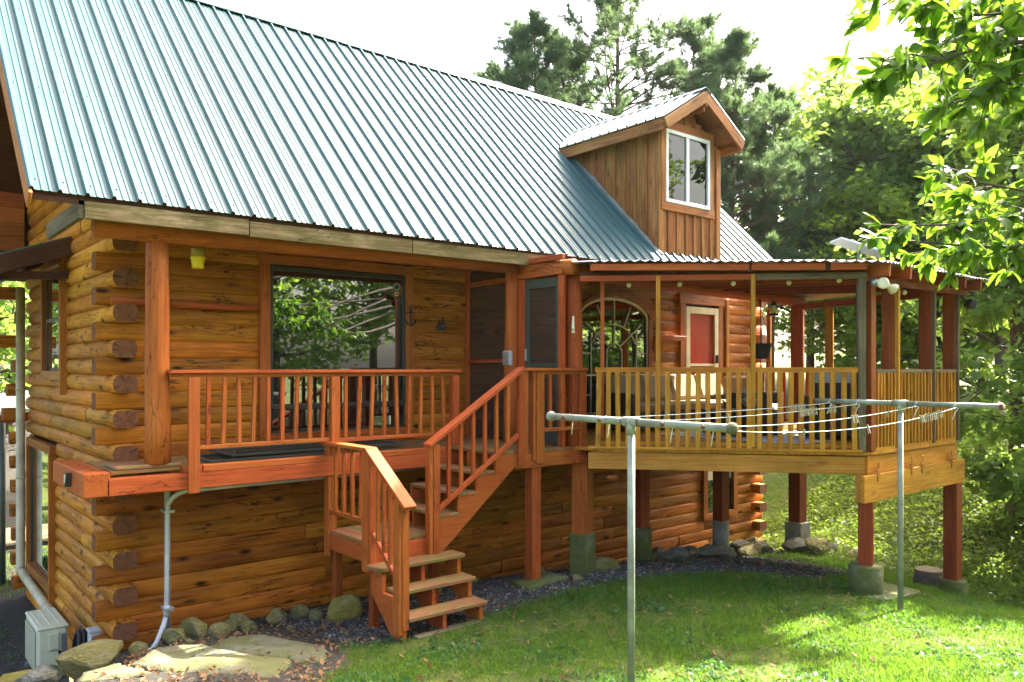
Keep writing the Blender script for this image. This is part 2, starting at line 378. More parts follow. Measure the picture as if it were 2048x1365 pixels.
def G(x, y):
    x = np.asarray(x, float); y = np.asarray(y, float)
    d = np.sqrt(((x - 6) / 19) ** 2 + ((y - 1) / 15) ** 2); wgt = np.clip((d - .85) / .5, 0, 1); wgt = wgt * wgt * (3 - 2 * wgt)
    far = 1.0 + .03 * np.clip((x - 6), -60, 60) + .045 * np.clip(y - 8, -5, 80)
    return tps(np.clip(x, -14, 28), np.clip(y, -14, 16)) * (1 - wgt) + far * wgt
def g1(x, y): return float(G(np.array([x]), np.array([y]))[0])
# edge between lawn (towards the camera) and the bare gravel strip along the house
EX = np.array([-3, .5, 1.2, 1.55, 2.35, 3.4, 5.3, 6.9, 7.6, 9.0, 10.5, 13]); EY = np.array([-4, -3.9, -3.3, -2.5, -2.85, -2.75, -2.9, -3.55, -4.3, -4.0, -3.1, -1.0])
def bare(x, y): return np.clip((y - np.interp(x, EX, EY)) / .35 + .5, 0, 1) * (x < 12.2) * (x > -.95)
def grid_lines(lo, hi, a, b, step, grow=1.22):
    c = list(np.arange(a, b + 1e-6, step)); s = step
    while c[-1] < hi: s *= grow; c.append(c[-1] + s)
    s = step
    while c[0] > lo: s *= grow; c.insert(0, c[0] - s)
    return np.array(c)
gx = grid_lines(-350, 400, -4, 14, .16); gy = grid_lines(-350, 500, -9, 2, .16)
GX, GY = np.meshgrid(gx, gy, indexing='ij'); GZ = G(GX, GY)
near = (np.abs(GX - 5) < 14) & (np.abs(GY + 3) < 9)
GZ = GZ + np.where(near, .012 * np.sin(GX * 7.1 + np.sin(GY * 5)) * np.cos(GY * 8.3) + .01 * np.sin(GX * 17 + GY * 13), 0)
V = np.stack([GX, GY, GZ], -1).reshape(-1, 3); nx, ny = GX.shape
I = (np.arange(nx - 1)[:, None] * ny + np.arange(ny - 1)[None]).ravel()
Fq = np.stack([I, I + ny, I + ny + 1, I + 1], 1)
def ground_mat():
    t = NT("lawn_soil"); p = t.worldvec(); at = t.n("ShaderNodeAttribute", attribute_name="bare"); b = at.outputs['Fac']
    n1 = t.noise(p, 1.3, 6, .65); n2 = t.noise(p, 22, 5, .7); n3 = t.noise(p, 5, 5, .6)
    lawn = t.ramp(n1, (.35, (.045, .048, .016)), (.55, (.06, .08, .015)), (.7, (.06, .048, .024)))
    lawn = t.mix(t.ramp(n3, (.45, 0.0), (.6, .8)), lawn, (.085, .105, .012))
    soil = t.ramp(n2, (.3, (.022, .019, .015)), (.55, (.05, .045, .036)), (.75, (.10, .085, .06)))
    bm = t.math('ADD', b, t.math('MULTIPLY', t.math('SUBTRACT', n3, .5), 1.1)); bm = t.ramp(bm, (.42, 0.0), (.58, 1.0))
    c = t.mix(bm, lawn, soil)
    return t.done(t.bsdf(c, .95, t.bump(n2, .7, .03), Specular_IOR_Level=.2))
gme = mesh_np("ground", V, Fq, [ground_mat()], True)
at = gme.attributes.new("bare", 'FLOAT', 'POINT'); at.data.foreach_set("value", bare(GX, GY).ravel().astype(np.float32))
ground = tag(add("ground", gme), kind="structure")

# ------------------------------------------------------------------ log cabin
cab = thing("log_cabin", "amber stained log cabin with steep teal metal roof and a wooden dormer", "cabin", (6, 2.6, -1.0))
PITCH = .195; Z0 = -.147
def log_profile(h, t, bo, bi, n=6):
    pts = []
    for k in range(n + 1):
        a = -math.pi / 2 + math.pi * k / n; pts.append((-(bo * math.cos(a)) ** 1.0, h / 2 * math.sin(a)))
    for k in range(n + 1):
        a = math.pi / 2 - math.pi * k / n; pts.append((t + bi * math.cos(a), h / 2 * math.sin(a)))
    return pts
LOGC = {}
def log_mesh(L, rb, mat):
    key = (round(L, 2), rb, mat.name)
    if key in LOGC: return LOGC[key]
    pr = log_profile(PITCH + .004, .17, *rb); n = len(pr); V = []
    c = .012
    for x, s in ((0, .975), (c, 1), (L - c, 1), (L, .975)):
        V += [(x, .085 + (a - .085) * s, b * s) for a, b in pr]
    F = []
    for k in range(3):
        F += [(k * n + i, k * n + (i + 1) % n, (k + 1) * n + (i + 1) % n, (k + 1) * n + i) for i in range(n)]
    F += [tuple(range(n - 1, -1, -1)), tuple(3 * n + i for i in range(n))]
    me = bpy.data.meshes.new("log"); me.from_pydata(V, [], F); me.materials.append(mat); me.materials.append(LOGE)
    for p in me.polygons:
        p.use_smooth = len(p.vertices) == 4
        if len(p.vertices) > 4: p.material_index = 1
    bm = bmesh.new(); bm.from_mesh(me); bmesh.ops.recalc_face_normals(bm, faces=bm.faces); bm.to_mesh(me); bm.free()
    for e in me.edges: pass
    LOGC[key] = me; return me
def place_log(p0, p1, mat, rb, out):
    """out: outward unit vector (local -Y)"""
    p0, p1 = Vector(p0), Vector(p1); x = (p1 - p0).normalized(); y = -Vector(out); z = x.cross(y)
    if z.z < 0: p0, p1 = p1, p0; x = -x; z = x.cross(y)
    m = Matrix((x, y, z)).transposed().to_4x4(); m.translation = p0 + Vector(out) * lr.uniform(-.005, .007)
    m = m @ Matrix.Rotation(lr.uniform(-.03, .03), 4, 'X')
    return add("log", log_mesh((p1 - p0).length, rb, mat), cab, m)
def spans(a, b, holes):
    out = [(a, b)]
    for h0, h1 in holes:
        nx_ = []
        for s0, s1 in out:
            if h1 <= s0 or h0 >= s1: nx_.append((s0, s1)); continue
            if h0 - s0 > .04: nx_.append((s0, h0))
            if s1 - h1 > .04: nx_.append((h1, s1))
        out = nx_
    return out
def split(a, b, r):
    L = b - a
    if L < 2.6: return [(a, b)]
    c = a + r.uniform(1.2, min(3.8, L - 1.0)); return [(a, c - .004)] + split(c, b, r)
FH = [(1.72, 3.92, 1.83, 4.18), (7.16, 9.06, 1.8, 4.06), (10.0, 11.2, 1.7, 4.08), (10.62, 11.74, -.2, 1.15)]
GH = [(2.28, 3.62, 2.64, 4.22), (3.05, 4.93, -.42, 1.62)]
lr = random.Random(3)
for k in range(-5, 25):
    z = Z0 + PITCH * k
    holes = [(a, b) for a, b, c, d in FH if c < z < d]
    a, b = (-.15, 12.72) if k % 2 else (.175, 12.36)
    for s0, s1 in spans(a, b, holes):
        for q0, q1 in split(s0, s1, lr):
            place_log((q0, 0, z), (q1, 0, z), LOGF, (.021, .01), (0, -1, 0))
for k in range(-5, 43):
    z = Z0 + PITCH * k
    ylo = max(-.22 if k % 2 == 0 else .175, (z + .1 - 4.36) / .98 - 1.45 + .12); yhi = min(5.5 if k % 2 == 0 else 5.2, 5.25 - ((z + .1 - 4.36) / .98 - 1.45))
    if z < 4.3: ylo = -.22 if k % 2 == 0 else .175
    if yhi - ylo < .3: continue
    holes = [(a, b) for a, b, c, d in GH if c < z < d]
    for s0, s1 in spans(ylo, yhi, holes):
        for q0, q1 in split(s0, s1, lr):
            place_log((.03, q0, z), (.03, q1, z), LOG, (.06, .035), (-1, 0, 0))
    if z < 4.6: place_log((12.52, -.22 if k % 2 == 0 else .19, z), (12.52, 5.4, z), LOG, (.06, .035), (1, 0, 0))
    if z < 4.6 and k >= -4: place_log((.2, 5.36, z), (12.5, 5.36, z), LOG, (.04, .02), (0, 1, 0))
# long and short log tails at the rear corner
for k, L in ((22, .46), (20, .12), (18, .40), (16, .16), (14, .24), (12, .30), (10, .20), (8, .19), (6, .18), (4, .19), (2, .17), (0, .18), (-2, .16)):
    z = Z0 + PITCH * (k - 1) + .02
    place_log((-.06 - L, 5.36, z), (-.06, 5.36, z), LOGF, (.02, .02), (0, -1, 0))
# dark inner core so that no light shows between the logs
core = [(.19, .19, -1.15), (.19, 5.1, -1.15), (.19, 5.1, 4.4), (.19, 2.6, 8.0), (.19, .19, 5.6)]
prism("wall_core", cab, core, (12.15, 0, 0), DARKW)

# --- roof
RZ0, RY0, SL = 4.36, -1.45, .98
RY1, RX0, RX1 = 2.6, -1.0, 11.72
RZ1 = RZ0 + SL * (RY1 - RY0)
NP = 14; PW = (RX1 - RX0) / NP; RL = math.hypot(RY1 - RY0, RZ1 - RZ0)
def panel_profile(width, nrib):
    s = width / nrib; pts = []
    for i in range(nrib):
        b = i * s
        pts += [(b, 0), (b + .014, .034), (b + .034, .034), (b + .048, 0)]
        for m in (.40, .68):
            c = b + m * s + .02; pts += [(c - .012, 0), (c - .006, .007), (c + .006, .007), (c + .012, 0)]
    pts.append((width, 0)); return pts
def sheet_mesh(name, pts, length, mat, thick=.004):
    n = len(pts); V = [(x, 0, z) for x, z in pts] + [(x, length, z) for x, z in pts] + [(x, 0, z - thick) for x, z in pts] + [(x, length, z - thick) for x, z in pts]
    F = [(i, i + 1, n + i + 1, n + i) for i in range(n - 1)] + [(2 * n + i + 1, 2 * n + i, 3 * n + i, 3 * n + i + 1) for i in range(n - 1)]
    F += [(i + 1, i, 2 * n + i, 2 * n + i + 1) for i in range(n - 1)]
    return mesh_py(name, V, F, mat)
pm = sheet_mesh("roof_panel", panel_profile(PW, 4), RL, TEAL)
sy = Vector((0, RY1 - RY0, RZ1 - RZ0)).normalized()
for i in range(NP):
    x = Vector((1, 0, 0)); z = x.cross(sy); m = Matrix((x, sy, z)).transposed().to_4x4()
    m.translation = Vector((RX0 + i * PW, RY0, RZ0)) + z * (.001 * (i % 2))
    add("roof_panel", pm, cab, m)
    yb = Vector((0, -sy.y, sy.z)); x2 = Vector((-1, 0, 0)); z2 = x2.cross(yb); m = Matrix((x2, yb, z2)).transposed().to_4x4()
    m.translation = Vector((RX0 + (i + 1) * PW, 2 * RY1 - RY0, RZ0)) + z2 * (.001 * (i % 2))
    add("roof_panel", pm, cab, m)
    # screw heads along three purlin lines (one small mesh per panel)
sc = []
for i in range(NP * 4):
    for tt in (.03, .34, .66):
        y = RY0 + tt * (RY1 - RY0); zz = RZ0 + SL * (y - RY0); sc.append((RX0 + i * PW / 4 + .075, y, zz))
nrm = Vector((0, -SL, 1)).normalized(); V, F = [], []
for x, y, z in sc:
    c = Vector((x, y, z)) + nrm * .002; b = len(V)
    ux = Vector((1, 0, 0)); uy = nrm.cross(ux)
    for k in range(6): V.append(c + (ux * math.cos(k * 1.047) + uy * math.sin(k * 1.047)) * .012)
    V.append(c + nrm * .010); F += [(b + k, b + (k + 1) % 6, b + 6) for k in range(6)]
tag(add("roof_screws", mesh_py("roof_screws", V, F, BLKM), cab), kind="stuff")
# ridge cap: bent sheet
for i in range(5):
    x0 = RX0 + (RX1 - RX0) * i / 5; x1 = RX0 + (RX1 - RX0) * (i + 1) / 5 + .03; e = .004 * (i % 2)
    prism("ridge_cap", cab, [(x0, RY1 - .16, RZ1 - .157 + .060 + e), (x0, RY1, RZ1 + .065 + e), (x0, RY1 + .16, RZ1 - .157 + .060 + e), (x0, RY1 + .16, RZ1 - .157 + .050 + e), (x0, RY1, RZ1 + .053 + e), (x0, RY1 - .16, RZ1 - .157 + .050 + e)], (x1 - x0, 0, 0), TEAL)
u = Vector((0, 0, -.02)); d = Vector((0, 0, -.10))
prism("roof_deck", cab, [(RX0 + .03, RY0 + .05, RZ0 + .05 * SL - .02), (RX0 + .03, RY1, RZ1 - .02), (RX0 + .03, 2 * RY1 - RY0 - .05, RZ0 + .05 * SL - .02), (RX0 + .03, 2 * RY1 - RY0 - .05, RZ0 - .08), (RX0 + .03, RY1, RZ1 - .12), (RX0 + .03, RY0 + .05, RZ0 - .08)], (RX1 - RX0 - .06, 0, 0), DARKW)
# soffit boards below the eave and fascia
for q0, q1, dz in ((-.54, 1.02, 0), (1.03, 3.05, -.006), (3.06, 5.28, .004)):
    board("fascia_board", cab, (q0, -1.40, 4.235 + dz), (q1, -1.40, 4.245 + dz), .05, .165, FASC)
board("fascia_board", cab, (-.565, -1.40, 4.24), (-.565, .2, 4.24), .05, .17, GREYW)
board("fascia_board", cab, (5.29, -1.40, 4.27), (11.7, -1.40, 4.27), .04, .12, DARKW)
for s in (1, -1):
    ye = RY0 if s == 1 else 2 * RY1 - RY0
    board("barge_board", cab, (RX0 + .012, ye + s * .02, RZ0 - .10), (RX0 + .012, RY1, RZ1 - .14), .03, .17, RIMW, up=(0, 0, 1))
    board("barge_board", cab, (RX1 - .0, ye + s * .02, RZ0 - .10), (RX1 - .0, RY1, RZ1 - .14), .03, .17, RIMW)
for xr in np.arange(-.4, 11.6, .61): board("rafter", cab, (xr, -1.36, 4.21), (xr, .02, 5.56), .045, .13, DARKW)
# --- picture window
def window_trim(holder, x0, x1, z0, z1, y, wd, mat, th=.06):
    board("window_trim", holder, (x0, y, z1 - wd / 2), (x1, y, z1 - wd / 2), th, wd, mat)
    board("window_trim", holder, (x0, y, z0 + wd / 2), (x1, y, z0 + wd / 2), th, wd, mat)
    for xx in (x0 + wd / 2, x1 - wd / 2): board("window_trim", holder, (xx, y, z0 + wd), (xx, y, z1 - wd), wd, th, mat, up=(0, 1, 0))
win = block("window", cab, (1.80, -.012, 1.93), (3.83, .0, 4.06), BRZ); win["label"] = "large dark picture window beneath the porch eave"
block("pane", win, (1.87, -.022, 2.30), (3.78, -.016, 4.0), GLASS, 0)
for lo, hi in (((1.82, -.05, 2.24), (1.87, -.0, 4.05)), ((3.78, -.05, 2.24), (3.82, -.0, 4.05)), ((1.87, -.05, 4.0), (3.78, 0, 4.05)), ((1.87, -.05, 2.24), (3.78, 0, 2.30))): block("sash", win, lo, hi, BRZ)
block("pane", win, (1.87, -.022, 1.97), (3.78, -.016, 2.22), GLASS, 0)
window_trim(win, 1.69, 3.94, 1.80, 4.20, -.045, .13, TRIM)
# --- gable windows (seen edge-on from the camera)
def gable_window(y0, y1, z0, z1, label, two):
    o = block("window", cab, (-.02, y0 + .1, z0 + .1), (0, y1 - .1, z1 - .1), BRZ); o["label"] = label
    zm = (z0 + z1) / 2
    for a, b in (((z0 + .14), zm - .02), (zm + .02, z1 - .14)) if two else ((z0 + .14, z1 - .14),): block("pane", o, (-.032, y0 + .15, a), (-.024, y1 - .15, b), GLASS, 0)
    if two: block("sash", o, (-.05, y0 + .12, zm - .025), (-.01, y1 - .12, zm + .025), BRZ)
    for ya in (y0 + .11, y1 - .16): block("sash", o, (-.05, ya, z0 + .1), (-.01, ya + .05, z1 - .1), BRZ)
    board("window_trim", o, (-.05, y0 - .02, z1 - .05), (-.05, y1 + .02, z1 - .05), .09, .12, TRIM)
    board("sill", o, (-.05, y0, z0 + .04), (-.05, y1, z0 + .04), .10, .12, TRIM)
    for ya in (y0 + .05, y1 - .05): board("window_trim", o, (-.05, ya, z0 - .22 if ya < (y0 + y1) / 2 else z0), (-.05, ya, z1 - .11), .10, .085, TRIM, up=(0, 1, 0))
gable_window(2.24, 3.66, 2.62, 4.26, "narrow double-hung window on the gable wall under the awning", True)
gable_window(3.0, 4.96, -.40, 1.66, "tall basement window on the gable wall beside the downspout", False)
# --- arched window
aw = block("window", cab, (7.22, -.008, 1.9), (9.0, .0, 3.64), DARKW, 0); aw["label"] = "arched window with cream sunburst muntins"
AC, AR, AZ, AH = 8.11, .86, 3.64, .34
arc = [(AC + AR * math.cos(a), AZ + AH * math.sin(a)) for a in np.linspace(0, math.pi, 17)]
poly = [(AC + AR, 0, 1.98)] + [(x, 0, z) for x, z in arc] + [(AC - AR, 0, 1.98)]
prism("pane", aw, [(x, -.02, z) for x, _, z in poly], (0, .008, 0), GLASS)
tube("frame", aw, [(x, -.045, z) for x, _, z in poly] + [(AC + AR, -.045, 1.98)], .03, CREAM, 6)
def muntin(a, b): board("muntin", aw, (a[0], -.04, a[1]), (b[0], -.04, b[1]), .024, .024, CREAM, up=(0, 1, 0))
hub = (AC, 3.05)
for a in (35, 62, 90, 118, 145):
    c, s = math.cos(math.radians(a)), math.sin(math.radians(a)); tt = 0
    t2 = 1 / math.sqrt((c / AR) ** 2 + (s / (AZ + AH - hub[1])) ** 2)
    r0 = .18 if a in (35, 90, 145) else .56
    muntin((hub[0] + c * r0, hub[1] + s * r0 * .9), (hub[0] + c * t2, min(hub[1] + s * t2, AZ + AH)))
def marc(r, rz, n=8):
    q = [(AC + r * math.cos(a), hub[1] - .02 + rz * math.sin(a)) for a in np.linspace(.35, math.pi - .35, n)]
    tube("muntin", aw, [(x, -.04, z) for x, z in q], .014, CREAM, 5)
marc(.19, .17, 6); marc(.58, .50, 10)
for x in (-.19, .19, -.58, .58): muntin((AC + x, 1.98), (AC + x, 3.10 if abs(x) < .3 else 3.36))
for z in (2.64, 2.3): muntin((AC - AR, z), (AC + AR, z))
for s in (-1, 1): muntin((AC + s * .58, 3.02), (AC + s * AR, 3.02))
q = [(AC + (AR + .07) * math.cos(a), AZ + (AH + .07) * math.sin(a)) for a in np.linspace(0, math.pi, 13)]
for i in range(12): board("window_trim", aw, (q[i][0], -.05, q[i][1]), (q[i + 1][0], -.05, q[i + 1][1]), .07, .10, TRIM, up=(0, 1, 0))
for s in (-1, 1): board("window_trim", aw, (AC + s * (AR + .07), -.05, 1.9), (AC + s * (AR + .07), -.05, AZ), .10, .07, TRIM, up=(0, 1, 0))
for s in (-1, 1): prism("window_trim", aw, [(AC + s * (AR + .12), -.035, 3.7), (AC + s * .3, -.035, 4.08), (AC + s * (AR + .12), -.035, 4.08)], (0, .04, 0), TRIM)
# --- red door with cream storm door
dr = block("door", cab, (10.12, -.012, 1.73), (11.1, .02, 3.92), RED); dr["label"] = "red entry door behind a cream framed storm door"
for lo, hi in (((10.10, -.06, 1.75), (10.22, -.02, 3.95)), ((11.0, -.06, 1.75), (11.12, -.02, 3.95)), ((10.22, -.06, 3.82), (11.0, -.02, 3.95)), ((10.22, -.06, 2.80), (11.0, -.02, 2.85)), ((10.22, -.06, 1.75), (11.0, -.02, 1.98))): block("storm_frame", dr, lo, hi, CREAM)
block("pane", dr, (10.22, -.045, 2.85), (11.0, -.040, 3.82), CLEAR, 0); block("pane", dr, (10.22, -.045, 1.98), (11.0, -.040, 2.80), CLEAR, 0)
block("handle", dr, (11.02, -.11, 2.86), (11.06, -.06, 3.02), BLKM)
block("door_trim", dr, (9.93, -.06, 1.73), (10.09, .0, 4.0), TRIM); block("door_trim", dr, (11.13, -.06, 1.73), (11.27, .0, 4.0), TRIM); block("door_trim", dr, (9.9, -.07, 4.0), (11.3, 0, 4.2), TRIM)
board("corner_board", cab, (11.40, -.06, 1.73), (11.40, -.06, 4.15), .09, .05, YELW, up=(0, 1, 0))
# --- lower window
lw = block("window", cab, (10.66, -.012, -.2), (11.72, 0, 1.14), BRZ); lw["label"] = "basement window in the log wall below the deck"
block("pane", lw, (10.80, -.022, -.05), (11.58, -.016, .50), GLASS, 0); block("pane", lw, (10.80, -.030, .54), (11.58, -.024, 1.08), CREAM, 0)
window_trim(lw, 10.62, 11.74, -.24, 1.18, -.05, .13, TRIM)
# --- orange pole ledges along the front wall, porch hewn beam
pole("ledge_pole", cab, (-.02, -.14, 3.50), (1.66, -.10, 3.49), .045, .04, ORNG, 10, .06, 5)
board("ledge_pole", cab, (9.15, -.12, 3.32), (9.95, -.12, 3.32), .12, .09, ORNG); block("ledge_pole", cab, (9.12, -.10, 3.08), (9.28, -.035, 3.26), ORNG)
# --- left rear wing, upper storey planks
for i in range(14):
    z = 4.64 + i * .235; board("wing_plank", cab, (-3.4, 5.30, z + .115), (-.07, 5.30, z + .115), .05, .232, PLANK)
prism("wing_core", cab, [(-3.4, 5.34, 4.62), (-3.4, 8.6, 4.62), (-3.4, 8.6, 7.9), (-3.4, 5.34, 7.9)], (3.35, 0, 0), DARKW)
prism("wing_roof", cab, [(-3.8, 4.9, 7.5), (-3.8, 7, 9.2), (-3.8, 9.1, 7.5), (-3.8, 9.1, 7.62), (-3.8, 7, 9.34), (-3.8, 4.9, 7.62)], (3.7, 0, 0), TEAL)
# --- awning over the gable window
aw2 = bpy.data.objects.new("awning", box_mesh(1.9, 3.1, .02, TEAL)); aw2["label"] = "dark brown shed awning over the gable window"
link(aw2, cab, axes((-.86, 3.5, 4.15), (-1.72, 0, -.66), (0, 0, 1)))
for y in (1.98, 3.0, 4.0, 5.0): board("awning_rafter", aw2, (.03, y, 4.37), (-1.75, y, 3.69), .06, .22 if y < 2 else .12, DARKW)
for x in (-.55, -1.3): board("awning_purlin", aw2, (x, 1.98, 4.12 + .384 * x + .13), (x, 5.0, 4.12 + .384 * x + .13), .05, .06, DARKW)
board("awning_brace", aw2, (-.02, 2.1, 3.98), (-.75, 2.1, 3.92), .05, .10, DARKW)
# --- dormer
dm = prism("dormer", cab, [(8.03, -1.10, 4.5), (9.57, -1.10, 4.5), (9.57, -1.10, 6.62), (8.8, -1.10, 7.12), (8.03, -1.10, 6.62)], (0, 2.9, 0), DARKW)
dm["label"] = "weathered board and batten dormer with a white sliding window"
def roofz(y): return RZ0 + SL * (y - RY0)
nb = 10
for i in range(nb):
    y0 = -1.13 + i * .245; y1 = y0 + .235; zb = roofz(y0) - .05
    if zb > 6.5: break
    for xx in (8.005, 9.595): board("siding_board", dm, (xx, (y0 + y1) / 2, zb), (xx, (y0 + y1) / 2, 6.72), .03, .224, WEATH, up=(0, 1, 0))
    for xx in (7.977, 9.623): board("batten", dm, (xx, y1 + .005, zb + .1), (xx, y1 + .005, 6.70), .042, .055, WEATH, up=(0, 1, 0))
for i in range(7):
    x0 = 8.0 + i * .2286; xm = x0 + .114; zt = 7.12 - abs(xm - 8.8) * .65
    for zlo, zhi in (((4.5, 5.42), (6.76, zt)) if 8.12 < xm < 9.4 else ((4.5, zt),)): board("siding_board", dm, (xm, -1.125, zlo), (xm, -1.125, zhi), .22, .03, WEATH, up=(0, 1, 0))
    if i: board("batten", dm, (x0, -1.15, 4.5), (x0, -1.15, 5.40), .05, .035, WEATH, up=(0, 1, 0)); board("batten", dm, (x0, -1.15, 6.85), (x0, -1.15, 7.12 - abs(x0 - 8.8) * .65), .05, .022, WEATH, up=(0, 1, 0))
for xx in (8.02, 9.58): board("corner_board", dm, (xx, -1.15, 4.5), (xx, -1.15, 6.62), .12, .05, WEATH, up=(0, 1, 0))
board("window_trim", dm, (8.0, -1.165, 6.79), (9.42, -1.165, 6.79), .05, .14, WEATH); board("window_trim", dm, (8.02, -1.165, 5.44), (9.44, -1.165, 5.44), .05, .13, WEATH)
for xx in (8.06, 9.36): board("window_trim", dm, (xx, -1.165, 5.50), (xx, -1.165, 6.72), .11, .05, WEATH, up=(0, 1, 0))
for lo, hi in (((8.12, -1.20, 5.51), (9.30, -1.14, 5.57)), ((8.12, -1.20, 6.66), (9.30, -1.14, 6.72)), ((8.12, -1.20, 5.57), (8.18, -1.14, 6.66)), ((9.24, -1.20, 5.57), (9.30, -1.14, 6.66)), ((8.66, -1.19, 5.57), (8.74, -1.14, 6.66))): block("window_frame", dm, lo, hi, WHITEP)
for a, b in ((8.18, 8.66), (8.74, 9.24)): block("pane", dm, (a, -1.165, 5.57), (b, -1.16, 6.66), GLASSD, 0)
DS = .62  # dormer roof slope
drl = math.hypot(1.08, 1.08 * DS)
for s in (-1, 1):
    for i in range(4):
        y0 = -1.50 + i * .82; pmesh = sheet_mesh("dormer_panel", panel_profile(.82, 4), drl, TEAL) if s == -1 and i == 0 else DPM
        DPM = pmesh
        yv = Vector((-s, 0, DS)).normalized(); xv = Vector((0, -s * -1, 0)) if False else None
        x = Vector((0, 1, 0)) if s == 1 else Vector((0, -1, 0)); z = x.cross(yv)
        if z.z < 0: x = -x; z = x.cross(yv)
        m = Matrix((x, yv, z)).transposed().to_4x4()
        m.translation = Vector((8.8 + s * 1.08, y0 if x.y > 0 else y0 + .82, 6.75)) + z * .02
        add("roof_panel", DPM, dm, m)
    prism("roof_deck", dm, [(8.8, -1.46, 7.42 - .005), (8.8 + s * 1.06, -1.46, 6.755), (8.8 + s * 1.06, -1.46, 6.725), (8.8, -1.46, 7.385)], (0, 3.2, 0), WEATH)
    board("barge_board", dm, (8.8 + s * 1.05, -1.48, 6.66), (8.8, -1.48, 7.31), .045, .17, WEATH)
    board("eave_board", dm, (8.8 + s * 1.045, -1.455, 6.655), (8.8 + s * 1.045, .98, 6.655), .045, .17, WEATH)
    board("lookout", dm, (8.8 + s * .55, -1.45, 6.92), (8.8 + s * .55, -1.15, 6.92), .05, .10, WEATH)
    board("lookout", dm, (8.8 + s * 1.0, -1.44, 6.64), (8.8 + s * 1.0, -1.15, 6.64), .05, .12, WEATH)
board("ridge_block", dm, (8.8, -1.47, 7.14), (8.8, -1.47, 7.40), .05, .06, WEATH, up=(0, 1, 0)); board("lookout", dm, (8.8, -1.45, 7.12), (8.8, -1.15, 7.12), .05, .10, WEATH)
prism("ridge_cap", dm, [(8.66, -1.5, 7.39), (8.8, -1.5, 7.475), (8.94, -1.5, 7.39), (8.94, -1.5, 7.38), (8.8, -1.5, 7.463), (8.66, -1.5, 7.38)], (0, 3.2, 0), TEAL)
# crumbling mortar flashing at the foot of the dormer's left wall
fp = []; fr = random.Random(5)
pts = [Vector((7.955 - fr.uniform(0, .03), y, roofz(y) + .035)) for y in np.linspace(-1.25, 1.0, 24)]
tube("mortar_flashing", dm, pts, [.04 + fr.uniform(-.012, .02) for _ in pts], CONCG, 6, .2, 4)

# ------------------------------------------------------------------ front porch
por = thing("front_porch", "narrow orange painted front porch with log posts and slatted railing", "porch", (2.2, -.6, 1.5))
for i in range(8):
    y = -1.02 + i * .135; board("floor_board", por, (-.24, y, 1.712), (4.95, y, 1.712), .130, .035, ORNGW)
board("rim_beam", por, (-.30, -1.13, 1.585), (4.08, -1.13, 1.585), .14, .17, ORNG, bev=.008)
board("rim_board", por, (.62, -1.135, 1.707), (3.80, -1.135, 1.707), .13, .07, ORNG, bev=.006)
board("rim_board", por, (.42, -1.135, 1.707), (.61, -1.135, 1.707), .13, .07, ORNG, bev=.006)
board("side_beam", por, (-.39, -1.20, 1.62), (-.39, .30, 1.62), .24, .24, ORNG, bev=.012)
board("post_plank", por, (-.20, -.86, 1.752), (.44, -.86, 1.752), .46, .045, ORNGW, bev=.02)
add("rot_hole", mesh_py("rot_hole", *(lambda n: ([(math.cos(k * 6.2832 / n) * (.07 + .03 * math.sin(k * 2.7)), math.sin(k * 6.2832 / n) * (.05 + .02 * math.cos(k * 3.1)), 0) for k in range(n)] + [(0, 0, -.03)], [(k, (k + 1) % n, n) for k in range(n)]))(11), BLKM), por, T3(-.33, -.98, 1.744))
for i in range(6): board("joist", por, (.3 + i * .75, -1.05, 1.61), (.3 + i * .75, -.05, 1.61), .045, .16, DARKW)
board("rail_cap", por, (.28, -1.16, 2.722), (3.94, -1.16, 2.722), .13, .036, ORNG)
board("rail_top", por, (.30, -1.16, 2.682), (3.90, -1.16, 2.682), .045, .042, ORNG)
board("rail_bottom", por, (.58, -1.16, 1.925), (2.08, -1.16, 1.925), .05, .045, ORNG); board("rail_bottom", por, (2.20, -1.16, 1.91), (3.78, -1.16, 1.91), .05, .045, ORNG)
board("rail_post", por, (.515, -1.225, 1.46), (.515, -1.225, 2.66), .115, .045, ORNG, up=(0, 1, 0))
board("rail_post", por, (2.14, -1.17, 1.745), (2.14, -1.17, 2.66), .11, .08, ORNG, up=(0, 1, 0)); board("rail_post", por, (3.86, -1.17, 1.70), (3.86, -1.17, 2.66), .10, .09, ORNG, up=(0, 1, 0))
def balusters(parent, p0, p1, n, z0, z1, wd, dp, mat, name="baluster", jit=.004):
    for i in range(n):
        t = (i + .5) / n; x = p0[0] + (p1[0] - p0[0]) * t; y = p0[1] + (p1[1] - p0[1]) * t
        j = rnd.uniform(-jit, jit)
        d = Vector((p1[0] - p0[0], p1[1] - p0[1], 0))
        board(name, parent, (x + j, y, z0), (x - j, y + j, z1), wd, dp, mat, up=d.cross(Vector((0, 0, 1))))
balusters(por, (.60, -1.16), (2.08, -1.16), 9, 1.947, 2.662, .042, .040, ORNG, jit=.012)
balusters(por, (2.20, -1.16), (3.78, -1.16), 9, 1.932, 2.662, .042, .040, ORNG, jit=.012)
pole("log_post", por, (.22, -1.0, 1.775), (.20, -1.05, 4.09), .128, .108, ORNG, 9, .035, 1)
pole("log_post", por, (4.87, -1.1, 1.73), (4.89, -1.1, 4.10), .105, .09, ORNG, 14, .03, 2)
pole("eave_log", por, (-.40, -1.1, 4.14), (5.06, -1.1, 4.175), .105, .095, ORNG, 14, .03, 3, 10)
